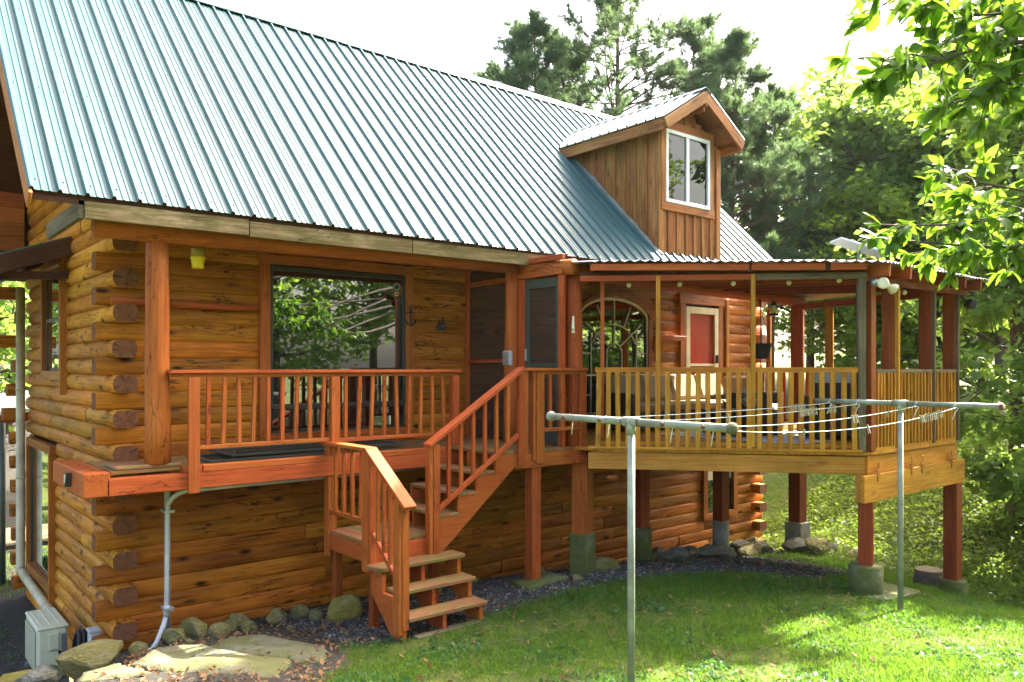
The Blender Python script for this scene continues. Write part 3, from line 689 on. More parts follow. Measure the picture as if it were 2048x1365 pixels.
# screened end wall
SX = 4.90
sp = board("screen_frame", por, (SX, -.06, 1.73), (SX, -.06, 4.2), .05, .07, ORNG, up=(0, 1, 0)); sp["label"] = "insect screen panel between the log wall and the porch post"
board("screen_rail", sp, (SX, -1.0, 2.86), (SX, -.09, 2.86), .05, .05, ORNG); board("screen_rail", sp, (SX, -1.0, 4.0), (SX, -.09, 4.0), .05, .07, ORNG)
block("screen_mesh", sp, (SX + .01, -1.02, 1.75), (SX + .012, -.09, 4.2), SCREEN, 0)
# screen door
sdx = 4.95
board("door_jamb", por, (sdx, -1.27, 1.73), (sdx, -1.27, 3.98), .06, .13, ORNG, up=(0, 1, 0)); board("door_jamb", por, (sdx, -2.06, 1.73), (sdx, -2.06, 3.98), .06, .09, ORNG, up=(0, 1, 0))
board("door_header", por, (sdx, -2.10, 4.03), (sdx, -1.18, 4.03), .07, .075, ORNG); board("door_header", por, (sdx, -2.10, 4.22), (sdx, -1.18, 4.22), .06, .07, ORNG)
block("screen_mesh", por, (sdx + .01, -2.02, 4.06), (sdx + .012, -1.2, 4.22), SCREEN, 0)
sdo = board("screen_door", por, (sdx, -1.375, 1.76), (sdx, -1.375, 3.96), .035, .08, DGRN, up=(0, 1, 0)); sdo["label"] = "dark green framed screen door at the top of the stairs"
board("door_stile", sdo, (sdx, -1.985, 1.76), (sdx, -1.985, 3.96), .035, .06, DGRN, up=(0, 1, 0))
for z, h in ((3.90, .12), (2.80, .05), (1.86, .2)): board("door_rail", sdo, (sdx, -1.95, z), (sdx, -1.42, z), .033, h, DGRN)
block("screen_mesh", sdo, (sdx + .004, -1.95, 1.97), (sdx + .006, -1.42, 3.84), SCREEN, 0)
block("handle", sdo, (sdx - .05, -1.39, 2.86), (sdx - .02, -1.365, 3.02), GALV)
# ------------------------------------------------------------------ porch stairs
st = thing("porch_stairs", "orange L-shaped wooden staircase with landing and slatted handrails", "stairs", (2.8, -2.0, 0))
for i in range(7): board("landing_board", st, (2.15 + i * .138, -2.10, .852), (2.15 + i * .138, -1.12, .852), .132, .036, ORNGW)
board("landing_rim", st, (2.09, -2.11, .74), (2.09, -1.10, .74), .04, .19, ORNG); board("landing_rim", st, (2.115, -2.13, .74), (2.82, -2.13, .74), .04, .19, ORNG)
board("landing_rim", st, (2.115, -1.10, .74), (3.06, -1.10, .74), .04, .19, ORNG)
for x, y in ((2.16, -1.2), (2.16, -2.06), (2.95, -1.2), (2.95, -2.04)): board("landing_leg", st, (x, y, -.25), (x, y, .66), .09, .09, BRNW, up=(0, 1, 0))
board("newel", st, (2.075, -1.13, .56), (2.075, -1.13, 1.86), .04, .11, ORNG, up=(0, 1, 0)); board("newel", st, (2.13, -1.155, .66), (2.13, -1.155, 1.86), .06, .06, ORNG, up=(0, 1, 0))
board("newel", st, (2.06, -2.06, .56), (2.06, -2.06, 1.86), .04, .13, ORNG, up=(0, 1, 0)); board("newel", st, (2.10, -2.155, .56), (2.10, -2.155, 1.86), .10, .04, ORNG, up=(0, 1, 0))
board("newel", st, (2.045, -2.74, .06), (2.045, -2.74, 1.42), .05, .12, ORNG, up=(0, 1, 0)); board("newel", st, (2.095, -2.79, .10), (2.095, -2.79, 1.40), .08, .04, ORNG, up=(0, 1, 0))
board("rail_cap", st, (2.09, -1.06, 1.882), (2.09, -2.12, 1.882), .15, .038, ORNG)
board("rail_cap", st, (2.09, -2.09, 1.888), (2.09, -2.90, 1.355), .15, .038, ORNG)
board("rail_bottom", st, (2.09, -1.18, 1.09), (2.09, -2.0, 1.09), .045, .05, ORNG); board("rail_bottom", st, (2.09, -2.16, .98), (2.09, -2.70, .55), .045, .05, ORNG)
balusters(st, (2.09, -1.2), (2.09, -2.0), 4, 1.11, 1.862, .04, .04, ORNG)
for i in range(4):
    y = -2.26 - i * .125; zt = 1.86 - (-y - 2.09) * .658; board("baluster", st, (2.09, y, .98 - (-y - 2.16) * .8 - .02), (2.09, y, zt), .04, .04, ORNG, up=(0, 1, 0))
saw = [(-2.15, .62), (-2.38, .62), (-2.38, .40), (-2.59, .40), (-2.59, .18), (-2.79, .18), (-2.79, -.06), (-2.62, -.06), (-2.15, .36)]
for x in (2.07, 2.56, 3.04): prism("stringer", st, [(x, y, z) for y, z in saw], (.045, 0, 0), ORNG)
for k, (y0, z) in enumerate(((-2.16, .64), (-2.36, .42), (-2.57, .20))):
    board("tread", st, (2.13 if k else 2.0, y0 - .125, z), (3.13, y0 - .125, z), .26, .042, ORNGW, bev=.006)
board("footing_plank", st, (2.2, -2.82, -.005), (3.15, -2.80, -.005), .10, .06, GREYW)
up = [(2.95, .62), (2.95, 1.045), (3.21, 1.045), (3.21, 1.265), (3.48, 1.265), (3.48, 1.485), (3.77, 1.485), (3.77, 1.705), (4.06, 1.705), (4.12, 1.58)]
for y in (-2.155, -1.62, -1.17): prism("stringer", st, [(x, y, z) for x, z in up], (0, .045, 0), ORNG)
for x0, z in ((2.945, 1.066), (3.205, 1.286), (3.475, 1.506), (3.765, 1.726)):
    for j in (0, 1): board("tread", st, (x0 + .072 + j * .140, -2.165, z), (x0 + .072 + j * .140, -1.12, z), .135, .038, ORNGW)
    board("riser", st, (x0 + .31, -2.10, z - .12), (x0 + .31, -1.18, z - .12), .02, .17, ORNG)
board("newel", st, (2.80, -2.17, .62), (2.80, -2.17, 1.89), .05, .09, ORNG, up=(0, 1, 0)); board("newel", st, (2.875, -2.195, .60), (2.875, -2.195, 1.89), .09, .045, ORNG, up=(0, 1, 0))
board("rail_cap", st, (2.765, -2.18, 1.885), (4.16, -2.18, 2.755), .13, .045, ORNG)
board("rail_bottom", st, (2.92, -2.18, 1.15), (4.10, -2.18, 1.935), .045, .055, ORNG)
for i in range(6):
    x = 3.06 + i * .175; board("baluster", st, (x, -2.18, 1.17 + (x - 2.92) * .665), (x, -2.18, 1.87 + (x - 2.765) * .624), .042, .04, ORNG, up=(0, 1, 0))
board("newel", st, (4.15, -2.18, 1.56), (4.15, -2.18, 2.72), .11, .06, ORNG, up=(0, 1, 0)); board("newel", st, (4.24, -2.16, 1.60), (4.24, -2.16, 2.72), .05, .05, ORNG, up=(0, 1, 0))
board("newel", st, (4.36, -2.15, 1.60), (4.36, -2.15, 2.72), .05, .09, ORNG, up=(0, 1, 0)); board("newel", st, (4.46, -2.175, 1.56), (4.46, -2.175, 2.72), .13, .045, ORNG, up=(0, 1, 0))
board("rail_cap", st, (4.12, -2.17, 2.742), (5.27, -2.17, 2.742), .12, .038, ORNG); board("rail_top", st, (4.53, -2.16, 2.70), (5.16, -2.16, 2.70), .045, .045, ORNG)
board("rail_bottom", st, (4.53, -2.16, 1.975), (5.16, -2.16, 1.975), .045, .045, ORNG)
balusters(st, (4.55, -2.16), (5.16, -2.16), 3, 1.995, 2.68, .042, .04, ORNG)
board("newel", st, (5.215, -2.18, 1.55), (5.215, -2.18, 2.72), .11, .05, ORNG, up=(0, 1, 0))
for i in range(7): board("platform_board", st, (4.14 + i * .138, -2.14, 1.712), (4.14 + i * .138, -1.08, 1.712), .132, .036, ORNGW)
board("platform_rim", st, (4.08, -2.145, 1.60), (5.16, -2.145, 1.60), .04, .18, ORNG); board("platform_rim", st, (5.12, -2.12, 1.60), (5.12, -1.15, 1.60), .04, .18, ORNG)
board("platform_post", st, (4.45, -2.06, .03), (4.45, -2.06, 1.52), .15, .15, ORNG, up=(0, 1, 0), bev=.01)
# ------------------------------------------------------------------ screened side deck
dk = thing("side_deck", "raised angled deck with golden slatted railing and a low shed roof", "deck", (8.2, -2.5, -.3))
PA, PB, PC, PD, PE = (5.0, -2.35), (7.33, -4.95), (10.0, -4.95), (11.43, -1.6), (11.9, 0)
def ymin(x):
    if x < PB[0]: return PA[1] + (PB[1] - PA[1]) * (x - PA[0]) / (PB[0] - PA[0])
    if x <= PC[0]: return PB[1]
    if x <= PD[0]: return PC[1] + (PD[1] - PC[1]) * (x - PC[0]) / (PD[0] - PC[0])
    return PD[1] + (PE[1] - PD[1]) * (x - PD[0]) / (PE[0] - PD[0])
x = 5.13
while x < 11.85:
    x1 = x + .138
    prism("deck_board", dk, [(x, ymin(x) - .03, 1.69), (x1, ymin(x1) - .03, 1.69), (x1, -.06, 1.69), (x, -.06, 1.69)], (0, 0, .038), YELW); x += .144
def off(p, q, d):  # outward offset of segment (deck lies to its left-hand side)
    v = Vector((q[0] - p[0], q[1] - p[1])).normalized(); n = Vector((v.y, -v.x)); return n * d
def seg3(p, q, z0, z1, d=0, a=0., b=1.):
    n = off(p, q, d); A = Vector(p) + (Vector(q) - Vector(p)) * a + n; B = Vector(p) + (Vector(q) - Vector(p)) * b + n
    return (A.x, A.y, z0), (B.x, B.y, z1)
a, b = seg3(PA, PB, 1.575, 1.565, -.02, .03, .995); board("rim_beam", dk, a, b, .05, .215, RIMW)
a, b = seg3(PB, PC, 1.565, 1.565, -.02, .012, 1); board("rim_beam", dk, a, b, .05, .225, YELW)
a, b = seg3(PC, PD, 1.565, 1.565, -.02); board("rim_beam", dk, a, b, .05, .225, YELW)
a, b = seg3(PD, PE, 1.565, 1.565, -.02); board("rim_beam", dk, a, b, .05, .225, YELW)
board("carrier_beam", dk, (7.20, -4.965, 1.285), (10.17, -4.965, 1.285), .055, .33, YELW); board("carrier_beam", dk, (7.24, -4.89, 1.285), (10.13, -4.89, 1.285), .06, .33, RIMW)
for xx in (7.55, 8.47, 8.78, 9.72): 
    board("strap", dk, (xx, -4.998, 1.36), (xx, -4.998, 1.60), .05, .012, RIMW, up=(0, 1, 0)); board("strap", dk, (xx - .06, -5.0, 1.49), (xx + .06, -5.0, 1.49), .012, .04, RIMW)
board("carrier_beam", dk, (5.2, -2.0, 1.40), (7.1, -1.62, 1.40), .14, .18, ORNG); board("carrier_beam", dk, (7.0, -1.6, 1.40), (11.5, -1.6, 1.40), .14, .18, BRNW)
for xx in np.arange(5.6, 11.4, .6): board("joist", dk, (xx, ymin(xx) + .06, 1.575), (xx, -.1, 1.575), .045, .19, DARKW)
# posts below on their piers
def pier_post(x, y, zt, wd, zp, kind, pw, mat, pm_, rot=0.):
    gz = g1(x, y); ax = (math.cos(rot), math.sin(rot), 0)
    board("deck_post", dk, (x, y, zp - .02), (x, y, zt), wd, wd, mat, up=ax, bev=.01)
    if kind == 'round': lathe("pier", dk, [(pw / 2, gz - .25), (pw / 2, zp - .015), (pw / 2 - .015, zp)], pm_, (x, y, 0), 20)
    else: board("pier", dk, (x, y, gz - .2), (x, y, zp), pw, pw, pm_, up=ax, bev=.015)
pier_post(5.27, -2.12, 1.52, .22, .57, 'sq', .27, ORNG, CONC, .35)
board("post_cap", dk, (5.06, -2.12, 1.57), (5.44, -2.12, 1.57), .26, .10, ORNG)
pier_post(7.02, -1.6, 1.31, .2, .34, 'round', .34, BRNW, CONC)
pier_post(9.05, -1.6, 1.31, .2, .20, 'round', .27, BRNW, CONCG)
pier_post(11.43, -1.6, 1.31, .24, -.11, 'sq', .34, BRNW, CONCG)
pier_post(7.42, -4.90, 1.12, .17, .34, 'round', .40, BRNW, CONC, .4)
pier_post(9.98, -4.90, 1.12, .19, -.27, 'round', .37, BRNW, CONC)
board("footing_slab", dk, (7.15, -4.95, -.02), (8.05, -5.0, -.04), .6, .07, CONC, bev=.02)
# diagonal rail
a, b = seg3(PA, PB, 2.735, 2.735, 0, .055, .985); board("rail_top", dk, a, b, .04, .065, YELW)
a, b = seg3(PA, PB, 1.745, 1.745, .035, .03, .985); board("rail_bottom", dk, a, b, .045, .035, YELW)
a, b = seg3(PA, PB, 1.80, 1.80, -.01, .055, .985); board("rail_bottom", dk, a, b, .035, .05, YELW)
a, b = seg3(PA, PB, 0, 0, .04, .05, .975); balusters(dk, a, b, 26, 1.745, 2.71, .062, .03, YELW, jit=.008)
def on(t, z=0, d=0): 
    n = off(PA, PB, d); return (PA[0] + (PB[0] - PA[0]) * t + n.x, PA[1] + (PB[1] - PA[1]) * t + n.y, z)
for t in (.283, .615): board("rail_stud", dk, on(t, 1.78, .035), on(t, 3.93, .035), .055, .05, YELW, up=off(PA, PB, 1).to_3d())
board("corner_post", dk, (7.30, -4.90, 1.74), (7.30, -4.90, 3.93), .09, .09, GREYW, up=(.7, -.7, 0)); board("corner_post", dk, (7.46, -4.93, 1.74), (7.46, -4.93, 3.93), .12, .10, BRNW, up=(0, 1, 0))
for xx in (8.12, 9.20, 9.98): board("roof_post", dk, (xx, -4.85, 1.72), (xx, -4.85, 3.9), .045, .16, BRNW, up=(0, 1, 0)); board("roof_post", dk, (xx + .035, -4.95, 1.72), (xx + .035, -4.95, 3.9), .05, .05, YELW if xx < 9 else GREYW, up=(0, 1, 0))
for p0, p1, n in ((7.54, 8.08, 6), (8.18, 9.16, 10), (9.26, 9.94, 6)):
    board("rail_top", dk, (p0, -4.93, 2.72), (p1, -4.93, 2.72), .09, .04, GREYW); board("rail_bottom", dk, (p0, -4.93, 1.75), (p1, -4.93, 1.75), .06, .05, YELW)
    balusters(dk, (p0, -4.94), (p1, -4.94), n, 1.77, 2.70, .03, .075, YELW, jit=.006)
for p, q, n, aa in ((PC, PD, 24, .03), (PD, PE, 10, .05)):
    a, b = seg3(p, q, 2.72, 2.72, -.03, aa, .97); board("rail_top", dk, a, b, .05, .06, ORNG); a, b = seg3(p, q, 1.78, 1.78, -.03, aa, .97); board("rail_bottom", dk, a, b, .05, .06, ORNG)
    balusters(dk, a, b, n, 1.79, 2.70, .06, .03, ORNG)
def post(x, y, wd, mat, z1=3.93): board("roof_post", dk, (x, y, 1.73), (x, y, z1), wd, wd, mat, up=(.4, -.9, 0), bev=.008)
post(11.43, -1.6, .22, BRNW); post(11.05, -2.44, .13, YELW); post(10.19, -4.48, .13, ORNG); post(11.66, -.85, .08, YELW)
pole("log_post", dk, (5.22, -2.02, 1.73), (5.20, -2.02, 4.0), .125, .115, ORNG, 14, .03, 12)
board("rail_stud", dk, (5.36, -2.40, 1.74), (5.36, -2.40, 3.94), .06, .05, ORNG, up=(.7, -.7, 0))
pole("log_beam", dk, (5.04, -2.20, 4.08), (5.04, -1.15, 4.14), .105, .10, ORNG, 14, .03, 13)
board("post_cap", dk, (4.98, -2.1, 4.05), (5.42, -2.1, 4.05), .16, .10, ORNG)
pole("log_beam", dk, (5.15, -1.45, 4.14), (11.55, -1.6, 4.02), .11, .10, ORNG, 14, .03, 14, 12)
# roof of the deck
RA, RB, RC, RD = (4.98, -2.60), (7.25, -5.22), (10.45, -5.22), (11.75, -1.5)
def rymin(x):
    if x < RB[0]: return RA[1] + (RB[1] - RA[1]) * (x - RA[0]) / (RB[0] - RA[0])
    if x <= RC[0]: return RB[1]
    return RC[1] + (RD[1] - RC[1]) * (x - RC[0]) / (RD[0] - RC[0])
def rz(x, y): return 4.105 - .075 * min(1, max(0, (x - 5) / 2.3)) + .07 * min(2.6, max(0, y - rymin(x)))
xs = 4.98
while xs < 11.7:
    xe = min(xs + .68, 11.74); cols = np.arange(xs, xe + .03, .02); V = []; NR = 6
    for xc in cols:
        y0 = rymin(xc) + .012 * math.sin(xc * 9); w_ = .013 * math.cos(xc * 2 * math.pi / .08)
        for k in range(NR):
            y = y0 + (-1.3 - y0) * k / (NR - 1); V.append((xc - xs, y, rz(xc, y) + w_ + .003 * math.sin(xc * 5)))
    F = [(i * NR + k, (i + 1) * NR + k, (i + 1) * NR + k + 1, i * NR + k + 1) for i in range(len(cols) - 1) for k in range(NR - 1)]
    add("roof_sheet", mesh_py("roof_sheet", V, F, GALV, True), dk, T3(xs, 0, .002 * (int(xs * 10) % 2))); xs += .66
def dseg(t0, t1, z0, z1, d): return on(t0, z0, d), on(t1, z1, d)
a, b = dseg(.04, .99, 4.035, 3.985, .13); board("fascia_board", dk, a, b, .04, .085, ORNG)
a, b = dseg(.0, .62, 3.905, 3.895, .02); board("header_beam", dk, a, b, .05, .075, ORNG); a, b = dseg(.625, 1.0, 3.895, 3.89, .02); board("header_beam", dk, a, b, .05, .08, GREYW)
a, b = dseg(.0, 1.0, 3.96, 3.94, -.05); board("header_beam", dk, a, b, .05, .06, DARKW)
board("header_beam", dk, (7.3, -4.93, 3.86), (10.35, -4.93, 3.86), .09, .09, BRNW); a, b = seg3(PC, PD, 3.86, 3.90, -.05); board("header_beam", dk, a, b, .09, .11, BRNW)
for i, xx in enumerate((7.42, 7.98, 8.54, 9.10, 9.66, 10.2)):
    board("rafter", dk, (xx, -5.20, 3.945), (xx, -1.45, 4.14), .045, .15, ORNG if i < 3 else BRNW)
for xx in (5.7, 6.3, 6.9): board("rafter", dk, (xx, rymin(xx) + .1, 4.0), (xx, -1.45, 4.16), .045, .12, DARKW)
for yy in (-4.2, -3.4, -2.6, -1.9):
    xl = 5.0 + max(0, (-yy - 2.5)) * .88 + .15; board("purlin", dk, (xl, yy, 4.0 + (yy + 5) * .04), (10.9, yy, 4.0 + (yy + 5) * .04), .05, .07, BRNW)

# ------------------------------------------------------------------ rocks, flagstones
def rock_mesh(name, seed, mat, sub=3, ang=.55, flat=False):
    bm = bmesh.new(); bmesh.ops.create_icosphere(bm, subdivisions=sub, radius=1); r = random.Random(seed)
    planes = [(Vector((r.gauss(0, 1), r.gauss(0, 1), r.gauss(0, .8))).normalized(), r.uniform(.5, .82)) for _ in range(11)]
    o = Vector((seed * 3.1, seed * 1.7, 0))
    for v in bm.verts:
        p = v.co.copy()
        for n, d in planes:
            e = p.dot(n) - d
            if e > 0: p -= n * e * .85
        p *= 1 + .16 * noise.noise(p * 1.3 + o) + .07 * noise.noise(p * 4 + o) + .025 * noise.noise(p * 11 + o)
        v.co = p
    me = bpy.data.meshes.new(name); bm.to_mesh(me); bm.free(); me.materials.append(mat)
    return me
RM = {m.name: [rock_mesh("rock", 10 * k + s, m) for s in range(4)] for k, m in enumerate((STONE, STONEB, STONEG))}
rk = random.Random(21)
def rock(x, y, sx, sy, sz, mat, label, sink=.3, rot=None, group=None, name="rock", zb=None):
    z = (g1(x, y) if zb is None else zb) + sz * (1 - sink * 2)
    m = T3(x, y, z) @ Matrix.Rotation(rk.uniform(0, 6.28) if rot is None else rot, 4, 'Z') @ Matrix.Diagonal((sx, sy, sz, 1))
    return tag(add(name, rk.choice(RM[mat.name]), None, m), label, "rock", group)
rock(2.18, -1.28, .30, .22, .20, STONEB, "big ochre boulder beside the foot of the stairs", .25, .3)
rock(1.95, -1.05, .10, .08, .09, STONE, "small stone tucked left of the ochre boulder")
for i, (x, y, s, lb) in enumerate(((.05, -.92, .13, "pale mossy stone just behind the conduit elbow"), (.42, -.95, .15, "squarish mossy stone at the foot of the strut channel"), (.66, -.82, .19, "pointed mossy stone right of the strut channel"), (.84, -1.0, .13, "low mossy stone beside the pointed one"),
    (1.05, -.75, .11, "rounded stone in the row under the log wall, left end"), (1.18, -.62, .15, "upright rounded stone in the row under the log wall"), (1.22, -.88, .10, "small pale stone in front of the upright rounded one"), (1.62, -.72, .15, "flat mossy stone midway along the log wall"), (1.93, -.66, .13, "round stone between the flat one and the ochre boulder"))):
    rock(x, y, s, s * .85, s * .75, STONE, lb, .25, None, "stones along the foundation")
rs = random.Random(5)
for i in range(26):
    x = rs.uniform(.3, 3.0); y = rs.uniform(-1.5, -.45); s = rs.uniform(.03, .065)
    rock(x, y, s, s, s * .7, STONE, "small loose stone in the bed along the foundation", .3, None, "small stones along the foundation")
rock(-.40, -1.05, .36, .17, .18, STONE, "long dished mossy boulder at the corner of the cabin", .2, .12, name="boulder", zb=-.22)
rock(-.83, -1.02, .22, .16, .14, STONEG, "grey lichened boulder left of the long mossy one", .25, .4, name="boulder", zb=-.22)
rock(-1.05, -.95, .22, .16, .10, STONEB, "low brown rock in the bottom left corner", .3, .2, zb=-.22)
def slab(pts, z, label, th=.12, mat=FLAG, name="flagstone"):
    n = len(pts); c = Vector((sum(p[0] for p in pts) / n, sum(p[1] for p in pts) / n))
    bm = bmesh.new(); ring = []; r = random.Random(int(c.x * 100))
    P = []
    for i in range(n):
        p, q = Vector(pts[i]), Vector(pts[(i + 1) % n])
        for k in range(4):
            w_ = p.lerp(q, k / 4); P.append(w_ + Vector((r.uniform(-.02, .02), r.uniform(-.02, .02))))
    levels = ((1.0, -th), (1.0, -.02), (.975, .0), (.7, .012), (.35, .015))
    for s, dz in levels: ring.append([bm.verts.new((c.x + (p.x - c.x) * s, c.y + (p.y - c.y) * s, z + g1(c.x, c.y) + .5 * (g1(p.x, p.y) - g1(c.x, c.y)) + dz + (.008 * noise.noise(Vector((p.x * 5 * s, p.y * 5, 0))) if dz > -.05 else 0))) for p in P])
    for a, b in zip(ring, ring[1:]):
        for i in range(len(P)): bm.faces.new((a[i], a[(i + 1) % len(P)], b[(i + 1) % len(P)], b[i]))
    bm.faces.new(ring[-1]); bm.faces.new(ring[0][::-1])
    bmesh.ops.recalc_face_normals(bm, faces=bm.faces)
    for v in bm.verts: v.co.x -= c.x; v.co.y -= c.y
    me = bpy.data.meshes.new(name); bm.to_mesh(me); bm.free(); me.materials.append(mat)
    for p in me.polygons: p.use_smooth = len(p.vertices) == 4
    return tag(add(name, me, None, T3(c.x, c.y, 0)), label, "stone", "flagstones by the corner")
slab([(.48, -1.78), (.78, -1.50), (1.08, -1.62), (1.30, -2.35), (1.32, -2.75), (1.02, -3.05), (.62, -2.35)], .03, "large angular mossy flagstone right of the others")
slab([(-.30, -1.98), (.08, -1.55), (.40, -1.80), (.58, -2.40), (.85, -2.85), (.55, -3.3), (-.1, -2.7)], .03, "broad pale flagstone left of the large angular one")
slab([(-.62, -1.75), (-.35, -1.72), (-.30, -2.0), (-.2, -2.5), (-.75, -2.1)], .03, "small rounded flagstone at the bottom edge")
slab([(-1.25, -1.62), (-.7, -1.66), (-.72, -2.1), (-1.3, -2.2)], .02, "flagstone in the bottom left corner")
tag(slab([(4.15, -2.35), (4.85, -2.3), (4.9, -1.85), (4.2, -1.9)], .05, "", .12, CONC, "post_footing_stone"), "flat mossy stone under the orange platform post", "stone")
for x, y, s, lb in ((5.0, -1.55, .2, "mossy stone left of the square pier"), (5.65, -2.15, .26, "green mossy stone right of the square pier"), (6.05, -1.9, .12, "small pale stone on the gravel by the square pier"), (4.9, -2.4, .1, "small stone on the gravel by the orange post"), (3.7, -1.0, .16, "mossy stone under the stairs by the wall"), (4.2, -.9, .2, "low mossy stone behind the orange post")):
    rock(x, y, s, s * .8, s * .5, STONE, lb, .3, None, "mossy stones by the piers")
ORD = 'first second third fourth fifth sixth seventh eighth ninth tenth eleventh twelfth'.split()
dq = [(7.55, -1.25, .36, .14, .10), (8.0, -1.1, .34, .15, .10), (8.2, -1.55, .22, .13, .10), (8.55, -1.0, .40, .14, .09), (8.75, -1.75, .42, .17, .11), (9.3, -1.15, .33, .15, .10), (9.75, -1.7, .36, .16, .10), (10.2, -1.2, .26, .18, .15), (10.55, -1.35, .22, .17, .13), (10.85, -1.05, .2, .15, .12), (11.05, -1.75, .25, .2, .13), (11.75, -1.7, .24, .18, .14), (11.35, -2.0, .3, .25, .14), (12.1, -1.95, .25, .16, .1), (7.2, -2.1, .2, .15, .1), (11.9, -2.5, .28, .18, .1)]
for i, (x, y, a, b, c) in enumerate(dq):
    rock(x, y, a * 1.15, b * 1.3, c * 1.45, STONEG if i % 3 else STONE, ("%s flat rock from the left in the low bank under the deck" % ORD[i]) if i < 10 else ("%s grey rock from the left around the far deck pier" % ORD[i - 10]), .2, rk.uniform(-.4, .4), "rocks under the deck" if i < 10 else "rocks by the far pier")
# tree stump
stp = thing("tree_stump", "short cut tree stump beside the rear deck post", "stump", (10.35, -4.42, g1(10.35, -4.42)))
gz = g1(10.35, -4.42)
lathe("trunk", stp, [(.24, gz - .15), (.22, gz + .1), (.205, gz + .30)], BARK, (10.35, -4.42, 0), 18); lathe("cut_face", stp, [(.195, gz + .29), (.195, gz + .312)], CUSH, (10.35, -4.42, 0), 18)
# ------------------------------------------------------------------ clothesline
def tpost(x, y0, y1, zb, label, caps):
    ym = (y0 + y1) / 2; gz = g1(x, ym); t = thing("clothesline_post", label, "clothesline post", (x, ym, gz), "clothesline posts")
    tube("pole", t, [(x, ym, gz - .3), (x, ym, zb - .02)], .030, GALVP, 14)
    tube("crossbar", t, [(x, y0, zb), (x, ym - .07, zb)], .030, GALVP, 14); tube("crossbar", t, [(x, ym + .07, zb), (x, y1, zb)], .030, GALVP, 14)
    te = tube("tee_fitting", t, [(x, ym - .075, zb), (x, ym + .075, zb)], .040, GALVP, 14); tube("tee_neck", te, [(x, ym, zb - .10), (x, ym, zb)], .038, GALVP, 14)
    for s in (-1, 1): tube("rust_ring", te, [(x, ym + s * .072, zb), (x, ym + s * .088, zb)], .034, RUST, 14)
    for y, s in ((y0, -1), (y1, 1)):
        if caps: lathe("end_cap", t, [(.034, -.03), (.042, -.02), (.046, 0), (.042, .02), (.028, .032), (.012, .036)], GALVP if s > 0 else CONC, (x, y, zb), 14, True, (0, s, 0))
        else: tube("end_ring", t, [(x, y, zb), (x, y + s * .03, zb)], .033, RUST, 12)
    return t
BX, BY0, BY1, BZ = 2.54, -6.37, -4.49, 2.33
DX, DY0, DY1, DZ = 6.87, -6.58, -4.56, 2.36
tp1 = tpost(BX, BY0, BY1, BZ, "near steel clothesline T-post with knobbed crossbar ends", True)
tp2 = tpost(DX, DY0, DY1, DZ, "far steel clothesline T-post standing on the lawn beside the deck", False)
hk = [.10, .33, .68, .88]
for f in hk: lathe("bolt", tp1, [(.017, 0), (.017, .012), (.010, .018)], RUST, (BX - .026, BY1 + (BY0 - BY1) * f, BZ), 8, True, (-1, 0, 0))
LN = []
for i, (f, f2, sag) in enumerate(zip(hk, (.10, .27, .60, .80), (.02, .04, .07, .11))):
    a = Vector((BX + .03, BY1 + (BY0 - BY1) * f, BZ - .02)); b = Vector((DX - .03, DY1 + (DY0 - DY1) * f2, DZ - .02)); LN.append((a, b, sag))
    P = [a.lerp(b, t) - Vector((0, 0, 4 * sag * t * (1 - t))) for t in np.linspace(0, 1, 25)]
    lb = ["clothesline strung nearest the deck", "second clothesline out from the deck", "third clothesline out from the deck", "clothesline farthest from the deck"][i]
    tag(tube("clothesline", None, P, .0030, ROPE, 5), lb, "clothesline", "clotheslines")
    for e, s in ((a, 1), (b, -1)):
        k = tube("knot", None, [e + Vector((s * .02, .0, .05)), e + Vector((s * .012, .03, 0)), e + Vector((s * .03, -.025, -.01)), e + Vector((s * .05, .0, -.06)), e + Vector((s * .06, .02, -.13))], .004, TWINE, 5)
        tag(k, "white twine tied at the %s end of the %s" % ("near" if s > 0 else "far", lb), "twine", "twine knots")
def pin_mesh():
    bm = bmesh.new()
    for s in (-1, 1):
        m = Matrix.Translation((0, s * .006, -.028)) @ Matrix.Rotation(s * .10, 4, 'X') @ Matrix.Diagonal((.010, .007, .080, 1)); bmesh.ops.create_cube(bm, size=1, matrix=m)
    bmesh.ops.create_cone(bm, segments=6, radius1=.006, radius2=.006, depth=.014, cap_ends=True, matrix=Matrix.Translation((0, 0, -.02)) @ Matrix.Rotation(math.pi / 2, 4, 'Y'))
    me = bpy.data.meshes.new("clothespin"); bm.to_mesh(me); bm.free(); me.materials.append(PINW); return me
PM = pin_mesh(); pr = random.Random(4)
def pin(line, t, label, group):
    a, b, sag = LN[line]; p = a.lerp(b, t) - Vector((0, 0, 4 * sag * t * (1 - t) - .01))
    m = Matrix.Translation(p) @ Matrix.Rotation(pr.uniform(-.25, .25), 4, 'Y') @ Matrix.Rotation(pr.uniform(-.25, .25), 4, 'X')
    tag(add("clothespin", PM, None, m), label, "clothespin", group)
for k in range(10): pin(1, .70 + k * .0085, "%s clothespin from the left in the tight row on the second clothesline" % ORD[k], "clothespin row on second line")
for k in range(8): pin(0, .80 + k * .009, "%s clothespin from the left in the row on the line nearest the deck" % ORD[k], "clothespin row on nearest line")
for k in range(4): pin(1, .845 + k * .009, "%s clothespin from the left in the bunch of four on the second clothesline" % ORD[k], "clothespin bunch of four")
for k in range(11): pin(3, .80 + k * .011, "%s clothespin from the left in the row by the far post" % ORD[k], "clothespin row by far post")
for k in range(4): pin(2, .66 + k * .008, "%s clothespin from the left in the low bunch on the third clothesline" % ORD[k], "low clothespin bunch")
